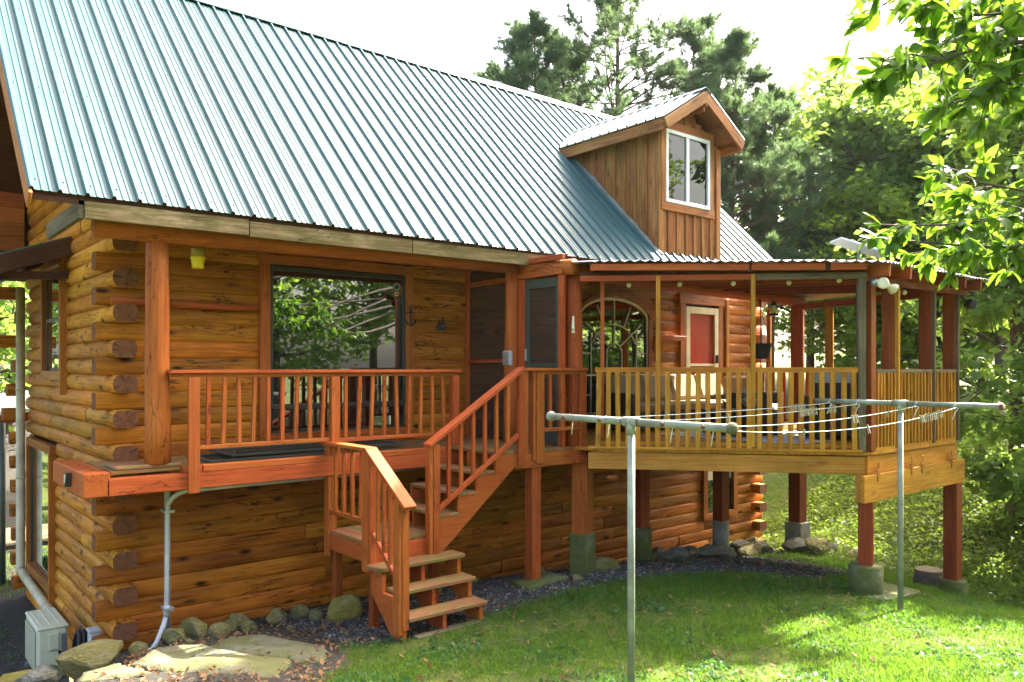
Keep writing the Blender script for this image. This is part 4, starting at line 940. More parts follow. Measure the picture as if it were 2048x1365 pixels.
for ln, t, lb in ((0, .45, "lone clothespin midway on the clothesline nearest the deck"), (0, .3, "single clothespin near the start of the clothesline nearest the deck"), (1, .93, "single clothespin by the knot on the second clothesline"), (1, .97, "last clothespin before the far post on the second clothesline"), (2, .84, "tilted clothespin on the rising third clothesline"), (2, .90, "clothespin close to the far end of the third clothesline"), (3, .30, "lone clothespin at the low point of the outermost clothesline"), (3, .55, "single clothespin right of the low point on the outermost clothesline"), (1, .40, "single clothespin near the middle of the second clothesline")): pin(ln, t, lb, "single clothespins")
# ------------------------------------------------------------------ heat pump, pipes and boxes by the gable
acz = -.87
ac = thing("heat_pump", "ivory outdoor heat pump unit beside the gable wall", "heat pump", (-.42, 1.22, acz))
block("casing", ac, (-.57, .82, acz + .06), (-.27, 1.66, acz + .60), ACM, .02)
block("lid", ac, (-.58, .81, acz + .60), (-.26, 1.67, acz + .635), ACM, .012)
for x in (-.52, -.43, -.34): block("lid_rib", ac, (x - .012, .86, acz + .633), (x + .012, 1.62, acz + .640), ACM, .002)
for k in range(11): block("grille_bar", ac, (-.592, .98 + k * .058, acz + .10), (-.575, .990 + k * .058, acz + .56), ACM, .002)
block("grille_back", ac, (-.574, .97, acz + .1), (-.571, 1.6, acz + .56), ACD, 0)
block("valve_cover", ac, (-.47, .79, acz + .36), (-.36, .822, acz + .56), ACM, .012); block("rating_plate", ac, (-.335, .815, acz + .30), (-.285, .821, acz + .53), ACD, .002)
for y in (.95, 1.5): block("foot", ac, (-.60, y - .03, acz - .0), (-.22, y + .03, acz + .06), ACD)
hs = bpy.data.objects.new("refrigerant_hose", None); link(hs, None, T3(-.15, .75, acz)); tag(hs, "coiled black insulated hose behind the heat pump", "hose")
for k in range(3):
    P = [(-.20 + .05 * k + .02 * math.sin(a), .70 + .11 * math.cos(a), acz + .36 + .19 * math.sin(a)) for a in np.linspace(0, 2 * math.pi, 22)]; tube("coil", hs, P, .026, BLACK, 8)
tube("hose_tail", hs, [(-.36, .82, acz + .34), (-.32, .74, acz + .2), (-.22, .68, acz + .12), (-.12, .66, acz + .2)], .014, BLACK, 6)
eb = thing("disconnect_box", "grey electrical disconnect box low on the gable wall", "electrical box", (-.1, .25, -.6))
block("box", eb, (-.16, .18, -.52), (-.06, .34, -.20), PVC, .01); block("cover", eb, (-.175, .17, -.215), (-.055, .35, -.185), PVC, .006)
tube("conduit", eb, [(-.11, .22, -.52), (-.11, .22, -.95)], .018, PVC, 8); tube("conduit", eb, [(-.11, .30, -.52), (-.12, .32, -.95)], .016, PVC, 8)
ds = thing("downspout", "weathered beige downspout running down the rear of the gable wall and along it", "downspout", (-.12, 5.3, -.6))
tube("upper_pipe", ds, [(-.15, 5.10, 4.05), (-.15, 5.10, -.42), (-.15, 5.0, -.50)], .065, BEIGE, 12); tube("lower_pipe", ds, [(-.15, 5.06, -.46), (-.15, 2.05, -.58)], .065, BEIGE, 12)
for y in (4.6, 3.6, 2.9, 2.35): tube("joint", ds, [(-.15, y, -.46 - (5.06 - y) * .04), (-.15, y - .03, -.46 - (5.09 - y) * .04)], .072, BEIGE, 12)
for z in (1.0, 2.4): tube("joint", ds, [(-.15, 5.10, z), (-.15, 5.10, z + .04)], .071, BEIGE, 12)
cd = thing("electrical_conduit", "grey plastic conduit bending down from the porch rim to the ground", "conduit", (.37, -.6, -.3))
P = [(3.6, -1.02, 1.475), (1.0, -1.02, 1.47), (.58, -1.02, 1.465)] + [(.58 - .18 * math.sin(a), -1.02 + .28 * (a / 1.571), 1.465 - .18 * (1 - math.cos(a))) for a in np.linspace(.2, 1.571, 6)] + [(.40, -.72, .9), (.395, -.70, .1), (.36, -.72, -.0), (.28, -.78, -.14), (.18, -.84, -.25), (.16, -.86, -.30)]
tube("pipe", cd, P, .026, PVC, 10); tube("coupling", cd, [(.397, -.70, .20), (.396, -.70, .08)], .033, PVC, 10)
block("outlet_body", cd, (.12, -.915, -.42), (.20, -.835, -.17), PVC, .012); tube("hub", cd, [(.16, -.875, -.5), (.16, -.875, -.42)], .03, PVC, 10)
sc = thing("strut_channel", "upright galvanised strut channel behind the conduit", "steel post", (.45, -.6, -.3))
for lo, hi in (((.41, -.60, -.35), (.415, -.56, 1.5)), ((.46, -.60, -.35), (.465, -.56, 1.5)), ((.415, -.565, -.35), (.46, -.56, 1.5))): block("web", sc, lo, hi, GALV, 0)
for z in (.15, 1.2): block("clamp", sc, (.36, -.76, z), (.465, -.60, z + .03), GALV, .002)
mk = thing("marker_stake", "thin stake with a red upper half standing below the landing", "stake", (2.31, -.9, -.2))
pole("red_tip", mk, (2.31, -.9, .33), (2.31, -.9, .66), .02, .02, RUBR, 8, 0); pole("shaft", mk, (2.31, -.9, -.3), (2.31, -.9, .33), .018, .018, BLACK, 8, 0)
# ------------------------------------------------------------------ things on the porch
tr = thing("bug_trap", "yellow hanging insect trap cup under the porch eave", "insect trap", (.76, -.6, 3.88))
lathe("cup", tr, [(.062, 0), (.066, .02), (.064, .025), (.074, .10), (.082, .105), (.082, .125), (.076, .13)], YEL, (.76, -.6, 3.87), 20)
lathe("lid", tr, [(.074, .13), (.076, .215), (.06, .225)], YELT, (.76, -.6, 3.87), 20); tube("wire", tr, [(.70, -.6, 4.09), (.73, -.6, 4.17), (.79, -.6, 4.17), (.82, -.6, 4.09)], .003, BLKM, 5)
an = thing("anchor_ornament", "black iron anchor ornament hung on the window trim", "ornament", (3.87, -.09, 3.36))
tube("shank", an, [(3.87, -.10, 3.36), (3.87, -.10, 3.60)], .012, BLKM, 6); tube("stock", an, [(3.80, -.10, 3.545), (3.94, -.10, 3.545)], .009, BLKM, 6)
tube("arms", an, [(3.79, -.10, 3.44), (3.81, -.10, 3.39), (3.87, -.10, 3.355), (3.93, -.10, 3.39), (3.95, -.10, 3.44)], .013, BLKM, 6)
tube("ring", an, [(3.87 + .022 * math.cos(a), -.10, 3.625 + .022 * math.sin(a)) for a in np.linspace(0, 6.283, 12)], .006, BLKM, 5)
bo = thing("boat_ornament", "small dark iron sailboat ornament on the log wall", "ornament", (4.42, -.06, 3.36))
prism("hull", bo, [(4.33, -.06, 3.37), (4.52, -.06, 3.37), (4.49, -.06, 3.31), (4.37, -.06, 3.31)], (0, .02, 0), BLKM); prism("sail", bo, [(4.41, -.06, 3.38), (4.49, -.06, 3.40), (4.44, -.06, 3.52)], (0, .012, 0), BLKM); prism("sail", bo, [(4.35, -.06, 3.39), (4.40, -.06, 3.38), (4.39, -.06, 3.47)], (0, .012, 0), BLKM)
sc_ = thing("suncatcher", "string of three round suncatchers hung inside the picture window corner", "suncatcher", (3.68, -.03, 3.72))
SB = simple("suncatcher_blue", (.25, .32, .42), .3, .3, 60); SR = simple("suncatcher_red", (.5, .08, .04), .3, .3, 60)
for z, r, m_ in ((3.90, .055, SB), (3.80, .03, CREAM), (3.73, .03, SR)): lathe("disc", sc_, [(r, 0), (r, .008)], m_, (3.68, -.026, z), 20, True, (0, -1, 0)); lathe("disc_center", sc_, [(r * .55, 0), (r * .55, .011)], BLKM, (3.68, -.026, z), 14, True, (0, -1, 0))
for i, (x0, x1, y, z, lb) in enumerate(((.75, 2.3, -.62, 1.735, "long dark green window screen lying on the porch floor, lowest"), (1.05, 3.3, -.48, 1.77, "dark green screen frame stacked on top of another on the porch floor"))):
    o = thing("stored_screen", lb, "screen", ((x0 + x1) / 2, y, z), "screens lying on the porch")
    for yy in (y - .36, y + .36): board("frame", o, (x0, yy, z + .012), (x1, yy, z + .012), .05, .024, DGRN)
    for xx in (x0 + .025, x1 - .025): board("frame", o, (xx, y - .33, z + .012), (xx, y + .33, z + .012), .05, .022, DGRN)
    block("mesh", o, (x0 + .05, y - .34, z + .008), (x1 - .05, y + .34, z + .010), SCREEN, 0)
sw = thing("switch_box", "small grey outdoor switch box on the porch log post", "switch", (4.83, -1.22, 2.84)); block("box", sw, (4.76, -1.21, 2.80), (4.82, -1.06, 3.0), PVC, .006); block("cover_plate", sw, (4.75, -1.20, 2.82), (4.76, -1.07, 2.98), GALV, .002)
sl = thing("solar_light", "small wedge solar light on the end of the porch beam", "light", (-.52, -.6, 1.62)); prism("body", sl, [(-.515, -.70, 1.70), (-.515, -.62, 1.70), (-.515, -.60, 1.56), (-.515, -.66, 1.56)], (-.05, 0, 0), BLKM); prism("lens", sl, [(-.566, -.685, 1.685), (-.566, -.635, 1.685), (-.566, -.625, 1.60), (-.566, -.65, 1.60)], (-.004, 0, 0), WHITEP)
fi = thing("fish_ornament", "cream carved fish ornament on the post beside the screen door", "ornament", (4.98, -2.14, 3.30)); pole("body", fi, (5.06, -2.165, 3.26), (5.06, -2.165, 3.44), .022, .012, CREAM, 8, .2, 3); prism("tail", fi, [(5.03, -2.17, 3.22), (5.09, -2.17, 3.22), (5.06, -2.17, 3.28)], (0, .015, 0), CREAM)
pl = thing("wall_lamp", "glass porch lamp seen through the screen door", "lamp", (5.35, -1.75, 3.7)); block("cage", pl, (5.32, -1.80, 3.62), (5.42, -1.70, 3.85), CLEAR, .01); block("bracket", pl, (5.33, -1.70, 3.70), (5.41, -1.55, 3.74), BLKM)
# ------------------------------------------------------------------ things on the deck
sf = thing("outdoor_sofa", "long dark wicker sofa with tan cushions against the log wall", "sofa", (9.0, -.7, 1.73))
block("base", sf, (7.35, -1.15, 1.74), (10.55, -.30, 2.05), WICK, .02); block("back", sf, (7.35, -.34, 2.05), (10.55, -.22, 2.50), WICK, .02)
for x0 in (7.32, 10.52): block("arm", sf, (x0, -1.15, 2.04), (x0 + .12, -.25, 2.36), WICK, .02)
for i in range(4):
    x0 = 7.46 + i * .765; block("seat_cushion", sf, (x0, -1.17, 2.05), (x0 + .755, -.45, 2.19), CUSH, .04)
    board("back_cushion", sf, (x0 + .38, -.62, 2.19), (x0 + .38, -.44, 2.64), .74, .16, CUSH, up=(0, 1, 0), bev=.05)
board("back_cushion", sf, (10.42, -.95, 2.19), (10.46, -.95, 2.62), .14, .55, CUSH, up=(0, 1, 0), bev=.05)
tb = thing("wicker_table", "dark wicker coffee table with glass top on the deck", "table", (8.3, -2.5, 1.73))
block("base", tb, (7.85, -2.95, 1.76), (8.75, -2.1, 2.12), WICK, .02); block("glass_top", tb, (7.80, -3.0, 2.13), (8.80, -2.05, 2.145), CLEAR, .003)
for x in (7.92, 8.68):
    for y in (-2.88, -2.17): block("foot", tb, (x - .03, y - .03, 1.73), (x + .03, y + .03, 1.765), WICK)
fn = thing("table_fan", "round wire cage table fan standing on the wicker table", "fan", (8.62, -2.45, 2.145))
lathe("base", fn, [(.09, 0), (.08, .02), (.02, .03)], BLKM, (8.62, -2.45, 2.146), 16); tube("stem", fn, [(8.62, -2.45, 2.17), (8.62, -2.45, 2.28)], .012, BLKM, 6)
fc = Vector((8.62, -2.45, 2.33)); fx = Vector((.8, -.6, 0)); fz = Vector((0, 0, 1))
for r in (.16, .11, .06): 
    for off_ in (-.04, .04):
        nn = fx.cross(fz); tube("cage_ring", fn, [fc + nn * off_ + (fx * math.cos(a) + fz * math.sin(a)) * r for a in np.linspace(0, 6.283, 22)], .003, GALV, 4)
for k in range(12):
    a = k * .5236; nn = fx.cross(fz); e = (fx * math.cos(a) + fz * math.sin(a)) * .16; tube("cage_wire", fn, [fc + nn * .04, fc + nn * .045 + e * .6, fc + e, fc - nn * .045 + e * .6, fc - nn * .04], .002, GALV, 4)
for k in range(4):
    a = k * 1.571 + .4; e1 = fx * math.cos(a) + fz * math.sin(a); e2 = fx * math.cos(a + .7) + fz * math.sin(a + .7); nn = fx.cross(fz)
    prism("blade", fn, [fc, fc + e1 * .13, fc + e2 * .13 + nn * .02], nn * .004, PVC)
def wchair(x, y, rot, label, cm, hb=.95):
    t = thing("wicker_chair", label, "chair", (x, y, 1.73), "wicker chairs on the deck"); M = T3(x, y, 1.73) @ Matrix.Rotation(rot, 4, 'Z')
    def b(nm, lo, hi, mat, bev=.015):
        lo, hi = Vector(lo), Vector(hi); d_ = hi - lo; add(nm, box_mesh(d_.x, d_.y, d_.z, mat, bev), t, M @ Matrix.Translation((lo + hi) / 2))
    b("base", (-.38, -.38, .03), (.38, .38, .30), WICK); b("back", (-.40, .30, .06), (.40, .42, hb - .16), WICK); b("back_cushion", (-.36, .14, .42), (.36, .30, hb), cm, .04); b("seat_cushion", (-.33, -.38, .30), (.33, .15, .43), cm, .04)
    for s in (-1, 1): b("arm", (s * .38 - .06, -.36, .05), (s * .38 + .06, .30, .62), WICK)
    for sx in (-1, 1):
        for sy_ in (-1, 1): b("foot", (sx * .33 - .025, sy_ * .33 - .025, 0), (sx * .33 + .025, sy_ * .33 + .025, .04), WICK, .004)
wchair(8.85, -3.72, 3.14 - .75, "wicker chair with pale cushion turned away, behind the corner post", CUSHG, .98)
wchair(9.6, -1.9, .3, "low dark wicker chair beside the far deck rail", CUSHG, .62)
rg = tag(block("rug", None, (7.5, -3.9, 1.731), (9.6, -1.6, 1.739), RUG, .002), "pale rug under the table on the deck", "rug")
hp = thing("hanging_planter", "black hanging basket planter on a hooked stand by the railing", "planter", (8.2, -2.95, 2.9))
hx, hy = 8.32, -2.84
lathe("basket", hp, [(.10, 2.90), (.12, 2.95), (.15, 3.08), (.165, 3.11), (.165, 3.13)], BLACK, (hx, hy, 0), 20)
for k in range(3): a = k * 2.09 + .5; tube("hanger_wire", hp, [(hx + .16 * math.cos(a), hy + .16 * math.sin(a), 3.12), (hx, hy, 3.66)], .004, BLKM, 5)
tube("crook_stand", hp, [(hx + .03, hy + .02, 1.74), (hx + .03, hy + .02, 3.72), (hx + .02, hy + .02, 3.80), (hx - .02, hy + .02, 3.80), (hx - .02, hy, 3.70), (hx, hy, 3.66)], .010, BLKM, 6)
ln_ = thing("hanging_lantern", "small black oil lantern hanging under the deck roof", "lantern", (8.49, -2.95, 3.58))
lathe("base", ln_, [(.075, 0), (.07, .03), (.04, .04)], BLKM, (8.49, -2.95, 3.55), 14); lathe("globe", ln_, [(.035, .04), (.045, .09), (.035, .15)], CREAM, (8.49, -2.95, 3.55), 14); lathe("cap", ln_, [(.045, .15), (.045, .18), (.02, .22)], BLKM, (8.49, -2.95, 3.55), 14)
tube("bail", ln_, [(8.44, -2.95, 3.62), (8.45, -2.95, 3.80), (8.49, -2.95, 3.84), (8.53, -2.95, 3.80), (8.54, -2.95, 3.62)], .004, BLKM, 5)
BULB = simple("bulb_glass", (.75, .68, .45), .12, .1, 5, Specular_IOR_Level=.8)
sg = tag(tube("string_light_wire", None, [(5.35, -2.6, 3.90), (5.53, -2.71, 3.90), (5.75, -2.95, 3.88), (5.96, -3.19, 3.90), (6.18, -3.44, 3.87), (6.40, -3.69, 3.90), (6.63, -3.94, 3.88), (6.86, -4.19, 3.90), (7.1, -4.45, 3.88), (7.32, -4.70, 3.92), (8.0, -4.82, 3.84), (8.55, -4.86, 3.83), (9.5, -4.86, 3.85)], .005, BLKM, 5), "dark wire of the string lights along the deck header", "string light")
for i, (x, y, z) in enumerate(((5.53, -2.71, 3.86), (5.96, -3.19, 3.86), (6.40, -3.69, 3.86), (6.86, -4.19, 3.86), (7.26, -4.64, 3.88), (8.55, -4.86, 3.79), (9.3, -4.86, 3.80))):
    b_ = thing("light_bulb", "clear globe bulb on the string lights, number %s from the left" % ("one two three four five six seven".split()[i]), "bulb", (x, y, z - .06), "string light bulbs")
    lathe("globe", b_, [(.008, -.062), (.026, -.05), (.034, -.03), (.028, -.008), (.014, .002)], BULB, (x, y, z), 12); lathe("socket", b_, [(.014, 0), (.014, .03)], BLKM, (x, y, z), 8)
fl = thing("floodlight", "white twin floodlight on the deck corner post", "floodlight", (7.40, -5.05, 3.78))
lathe("junction_box", fl, [(.05, 0), (.05, .05), (.04, .06)], GALV, (7.40, -4.99, 3.80), 14, True, (0, -1, 0))
for dx, ax in ((.03, (-.65, -.75, .05)), (.24, (.75, -.3, -.4))):
    c = Vector((7.42 + dx, -5.06, 3.78)); d_ = Vector(ax).normalized(); lathe("lamp_head", fl, [(.022, 0), (.025, .05), (.045, .09), (.068, .13), (.072, .15), (.05, .165)], CREAM, c - d_ * .05, 18, True, d_)
sp_ = thing("spotlight", "small square spotlight on the outer deck post", "spotlight", (10.1, -5.0, 3.72)); board("head", sp_, (10.12, -5.05, 3.70), (10.20, -5.10, 3.66), .14, .12, BLKM); board("lens", sp_, (10.202, -5.101, 3.66), (10.21, -5.106, 3.656), .11, .09, WHITEP); tube("bracket", sp_, [(10.03, -4.99, 3.78), (10.12, -5.05, 3.72)], .02, BLKM, 8)
so_ = thing("roof_antenna_panel", "tilted white flat panel on a short mast above the deck roof", "panel", (10.45, -3.3, 4.2))
board("panel", so_, (10.15, -3.03, 4.85), (10.80, -3.55, 4.60), .42, .045, WHITEP, up=(0, 0, 1), bev=.01); tube("mast", so_, [(10.42, -3.28, 4.10), (10.45, -3.28, 4.72)], .025, GALV, 10)
# left background: rear porch bits
rp = thing("rear_porch_roof", "low white metal roof edge on green steel posts behind the cabin", "porch roof", (-.8, 7.2, -.9))
prism("sheet", rp, [(-2.6, 6.6, 1.72), (.6, 6.6, 2.06), (.6, 9, 2.3), (-2.6, 9, 1.96)], (0, 0, .02), GALV); board("edge_beam", rp, (-2.6, 6.62, 1.62), (.6, 6.62, 1.95), .06, .16, BRNW)
for x in (-.22, -1.6): tube("post", rp, [(x, 6.5, g1(x, 6.5) - .1), (x, 6.5, 1.84 + x * .1)], .045, DGRN, 10)
board("porch_floor", rp, (-2.6, 7.4, -.35), (.5, 7.4, -.35), 1.8, .08, GREYW)

# ------------------------------------------------------------------ trees
def leaf_cloud(P, size, g, shape='leaf', droop=.3, nrm_up=.5):
    """P (n,3) centres -> two-triangle folded leaves"""
    n = len(P); s = size * g.uniform(.65, 1.3, n)[:, None]
    d = g.standard_normal((n, 3)); d[:, 2] = d[:, 2] * .5 - droop; d /= np.linalg.norm(d, axis=1)[:, None]
    up = g.standard_normal((n, 3)) * .7; up[:, 2] += nrm_up; side = np.cross(d, up); side /= np.linalg.norm(side, axis=1)[:, None] + 1e-9
    nn = np.cross(side, d); w_ = s * g.uniform(.24, .36, n)[:, None]
    A = P; B = P + d * s * .45 + side * w_ + nn * s * .08; C = P + d * s; D_ = P + d * s * .45 - side * w_ + nn * s * .08
    V = np.stack([A, B, C, D_], 1).reshape(-1, 3); k = np.arange(n) * 4
    F = np.concatenate([np.stack([k, k + 1, k + 2], 1), np.stack([k, k + 2, k + 3], 1)]); return V, F
def tube_tri(P, R, n=6):
    V, F = tube_arrays(P, R, n, False); return V, np.concatenate([F[:, [0, 1, 2]], F[:, [0, 2, 3]]])
def merge(parts):
    Vs, Fs, o = [], [], 0
    for V, F in parts: Vs.append(V); Fs.append(F + o); o += len(V)
    return np.concatenate(Vs), np.concatenate(Fs)
def bezier(a, b, bend, g, n=6):
    a, b = np.array(a, float), np.array(b, float); m = (a + b) / 2 + g.standard_normal(3) * bend; t = np.linspace(0, 1, n)[:, None]
    return a * (1 - t) ** 2 + 2 * m * t * (1 - t) + b * t * t
def broad_tree(seed, H, cr, base, nclump, nleaf, lsize, mat, bark=BARK, r0=.22, droop=.3, squash=.8):
    g = np.random.default_rng(seed); wood_, ends = [], []
    T = np.array([[0, 0, -.4], [.05 * g.standard_normal(), .05 * g.standard_normal(), H * .25], [.1 * g.standard_normal(), .1 * g.standard_normal(), H * .55], [.2 * g.standard_normal(), .2 * g.standard_normal(), H * .92]])
    tt = np.linspace(0, 3, 14); TP = np.stack([np.interp(tt, range(4), T[:, i]) for i in range(3)], 1); wood_.append(tube_tri(TP, np.linspace(r0, .03, 14), 9))
    nb = max(14, nclump // 7)
    for i in range(nb):
        f = base + (1 - base) * (i + .5) / nb * .95; o = np.array([np.interp(f * H, TP[:, 2], TP[:, j]) for j in range(3)])
        a = i * 2.4 + g.uniform(-.4, .4); fr = (f - base) / (1 - base); rad = cr * (math.sin(math.pi * min(1, .18 + .8 * fr)) ** .6) * g.uniform(.75, 1.1)
        e = o + np.array([math.cos(a) * rad, math.sin(a) * rad, rad * g.uniform(.05, .55) * squash]); B = bezier(o, e, .25 * rad * .6, g)
        wood_.append(tube_tri(B, np.linspace(r0 * .42 * (1 - .6 * fr), .012, 6), 5))
        for k in range(max(1, nclump // nb)):
            t = g.uniform(.35, 1.0); q = B[min(5, int(t * 5))] + g.standard_normal(3) * .22 * rad * np.array([1, 1, .7]); ends.append(q)
            wood_.append(tube_tri(bezier(B[min(4, int(t * 4))], q, .1, g, 4), np.linspace(.022, .006, 4), 3))
    ends = np.array(ends); per = max(1, nleaf // len(ends)); cs = cr * .115
    L = np.repeat(ends, per, 0); off_ = g.standard_normal((len(L), 3)); off_ *= (g.uniform(.25, 1.25, len(L)) / (np.linalg.norm(off_, axis=1) + .2))[:, None] * cs * 1.6 * np.array([1, 1, .6])
    V, F = leaf_cloud(L + off_, lsize, g, droop=droop); VW, FW = merge(wood_)
    return mesh_np("crown", V, F, [mat]), mesh_np("trunk", VW, FW, [bark], True)
def pine_tree(seed, H, cr, base, nl, ntuft, open_=1.0):
    g = np.random.default_rng(seed); wood_, tips = [], []
    z = np.linspace(-.4, H, 12); TP = np.stack([.15 * np.sin(z * .3 + seed), .12 * np.cos(z * .25), z], 1); wood_.append(tube_tri(TP, np.linspace(.24, .025, 12), 8))
    for i in range(nl):
        f = base + (1 - base) * ((i + g.uniform(0, .8)) / nl); o = np.array([.15 * math.sin(f * H * .3 + seed), .12 * math.cos(f * H * .25), f * H])
        a = g.uniform(0, 6.283); fr = (f - base) / (1 - base); rad = cr * ((1 - fr) ** .75 * .9 + .12) * g.uniform(.65, 1.1)
        e = o + np.array([math.cos(a) * rad, math.sin(a) * rad, rad * g.uniform(.25, .7)]); B = bezier(o, e, .12 * rad, g, 7); wood_.append(tube_tri(B, np.linspace(.055 * (1 - .6 * fr), .012, 7), 4))
        for k in range(int(5 * open_) + 2):
            t = g.uniform(.45, 1); b = B[min(6, int(t * 6))]; q = b + np.array([g.standard_normal() * .3, g.standard_normal() * .3, abs(g.standard_normal()) * .35]) * (.5 + .18 * rad); wood_.append(tube_tri(np.array([b, (b + q) / 2 + .02, q]), np.array([.014, .01, .006]), 3)); tips.append((q, (q - b) / (np.linalg.norm(q - b) + 1e-6)))
        tips.append((e, (e - B[-2]) / (np.linalg.norm(e - B[-2]) + 1e-6)))
    C = np.array([t[0] for t in tips]); D_ = np.array([t[1] for t in tips]); per = max(1, ntuft // len(C)); C = np.repeat(C, per, 0); D_ = np.repeat(D_, per, 0)
    C = C + D_ * g.uniform(-.28, .10, len(C))[:, None] + g.standard_normal(C.shape) * .07
    nn = 12; Cn = np.repeat(C, nn, 0); Dn = np.repeat(D_, nn, 0) * .9 + g.standard_normal((len(Cn), 3)) * .55; Dn[:, 2] += .25; Dn /= np.linalg.norm(Dn, axis=1)[:, None]
    L = g.uniform(.16, .30, len(Cn))[:, None]; S_ = np.cross(Dn, g.standard_normal(Dn.shape)); S_ /= np.linalg.norm(S_, axis=1)[:, None] + 1e-9
    V = np.stack([Cn - S_ * .010, Cn + S_ * .010, Cn + Dn * L], 1).reshape(-1, 3); F = np.arange(len(V)).reshape(-1, 3)
    VW, FW = merge(wood_); return mesh_np("crown", V, F, [NEEDLE]), mesh_np("trunk", VW, FW, [BARKP], True)
def plant(name, meshes, x, y, label, group=None, s=1.0, rot=0., sz=None, z=None, cat="tree"):
    gz = (g1(x, y) if z is None else z) - .05; t = thing(name, label, cat, (x, y, gz), group)
    M = T3(x, y, gz) @ Matrix.Rotation(rot, 4, 'Z') @ Matrix.Diagonal((s, s, sz or s, 1))
    add("trunk", meshes[1], t, M); add("crown", meshes[0], t, M); return t
def at(u, d):  # ground point seen in the direction u (photo columns) at distance d
    r = (u - 1024) / 1591; th = math.radians(50.4); return -2.2 + d * (math.cos(th) + r * math.sin(th)), -9.68 + d * (math.sin(th) - r * math.cos(th))
PINA = pine_tree(1, 18, 5.0, .40, 84, 11000); PINB = pine_tree(2, 15.5, 4.4, .25, 90, 14000, 1.3); PINC = pine_tree(3, 14, 4.0, .2, 80, 11500, 1.2)
BRA = broad_tree(4, 13, 4.6, .22, 230, 7600, .32, LEAFD); BRB = broad_tree(5, 11, 4.2, .18, 230, 8200, .30, LEAF); BRC = broad_tree(6, 9, 3.8, .12, 230, 8500, .30, LEAFY, r0=.17)
BRN = broad_tree(8, 8, 3.6, .10, 200, 15000, .24, LEAFD, r0=.16, droop=.45)
PG = "pines behind the cabin"; x, y = at(1232, 32)
plant("pine_tree", PINA, *at(1232, 31), "tallest pine with open branching crown above the cabin ridge", PG, 1.0, .4)
plant("pine_tree", PINB, *at(1065, 30), "dense pine left of the tallest one, above the ridge", PG, .95, 1.2)
plant("pine_tree", PINC, *at(1130, 33), "bushy pine filling the gap below the tallest pine's left side", PG, 1.02, 2.2)
plant("pine_tree", PINC, *at(985, 36), "smallest pine tip peeking over the ridge at the left", PG, 1.0, 3.0)
plant("pine_tree", PINB, *at(1392, 33), "slender pine just above the dormer peak", PG, .98, 4.0)
plant("pine_tree", PINC, *at(1470, 31), "pine right of the dormer gable", PG, .98, 5.1)
plant("pine_tree", PINB, *at(1545, 33), "pale green pine between the dormer and the broadleaf trees", PG, .8, .7)
plant("pine_tree", PINA, *at(1800, 44), "dark distant pine top behind the broadleaf trees", PG, .98, 2.7)
TG = "broadleaf trees behind the deck"
TALL = broad_tree(9, 17, 2.1, .25, 260, 15000, .24, LEAF, r0=.2)
plant("broadleaf_tree", TALL, 15.5, -3.95, "narrow leafy tree on the bank at the very right edge", TG, .95, .6)
plant("broadleaf_tree", TALL, 31.0, -2.0, "tall narrow tree up the bank at the right edge", TG, 1.12, 2.6)
for u, d, ms, s, r, lb in ((1700, 38, BRA, 1.15, .3, "tall broadleaf tree with dark forked trunk behind the deck"), (1620, 36, BRA, 1.0, 1.9, "dark broadleaf tree seen between the deck's rear posts"), (1790, 36, BRB, 1.3, 2.2, "mid green broadleaf tree above the deck's front corner"), (1900, 40, BRA, 1.3, .9, "broad tree rising above the deck roof's right end"),
    (1720, 33, BRC, .95, 3.3, "bright yellow-green sapling behind the deck posts"), (2040, 32, BRB, 1.0, 4.4, "leafy tree at the right edge behind the foreground branches"), (2150, 14.2, BRN, .85, 1.1, "dark large-leaved tree right of the deck"), (1965, 36, BRC, 1.45, 2.9, "yellow-green tree behind the deck's outer post"), 
    (1880, 34, BRA, 1.05, 2.0, "distant dark tree behind the yellow-green one"), (2000, 30, BRA, 1.0, 3.0, "distant tree at the right above the bank"), (1745, 44, BRB, 1.0, 1.0, "distant tree low in the gap behind the deck"),
    (1850, 36, BRN, 1.2, .6, "shady understory tree on the slope behind the deck")):
    plant("broadleaf_tree", ms, *at(u, d), lb, TG, s, r)
for u, d, ms, s, r, lb in ((20, 24, BRB, .85, .5, "green tree seen left of the gable wall"), (-60, 19, BRA, .8, 2.5, "tree at the left edge behind the rear porch"), (60, 32, BRA, 1.0, 1.5, "distant tree behind the rear log ends"), (-160, 27, BRC, .9, 3.5, "yellow-green tree far left of the cabin")):
    plant("broadleaf_tree", ms, *at(u, d), lb, "trees left of the cabin", s, r)
# trees behind and beside the photographer (they shade the lawn and fill the window reflection)
for x, y, ms, s, r, lb in ((8.5, -15.5, BRB, .85, 1.0, "sunlit tree mirrored in the picture window"), (13, -17, BRA, .85, 2.0, "tall tree mirrored behind the sunlit one"), (5, -18, BRC, .95, .5, "yellow-green tree mirrored at the left of the window"), (17.5, -14.5, BRB, 1.0, 3.0, "tree mirrored at the window's right side"), (24, -19, BRA, 1.1, 4.0, "far tree mirrored in the deck windows")):
    plant("broadleaf_tree", ms, x, y, lb, "trees behind the photographer", s, r)
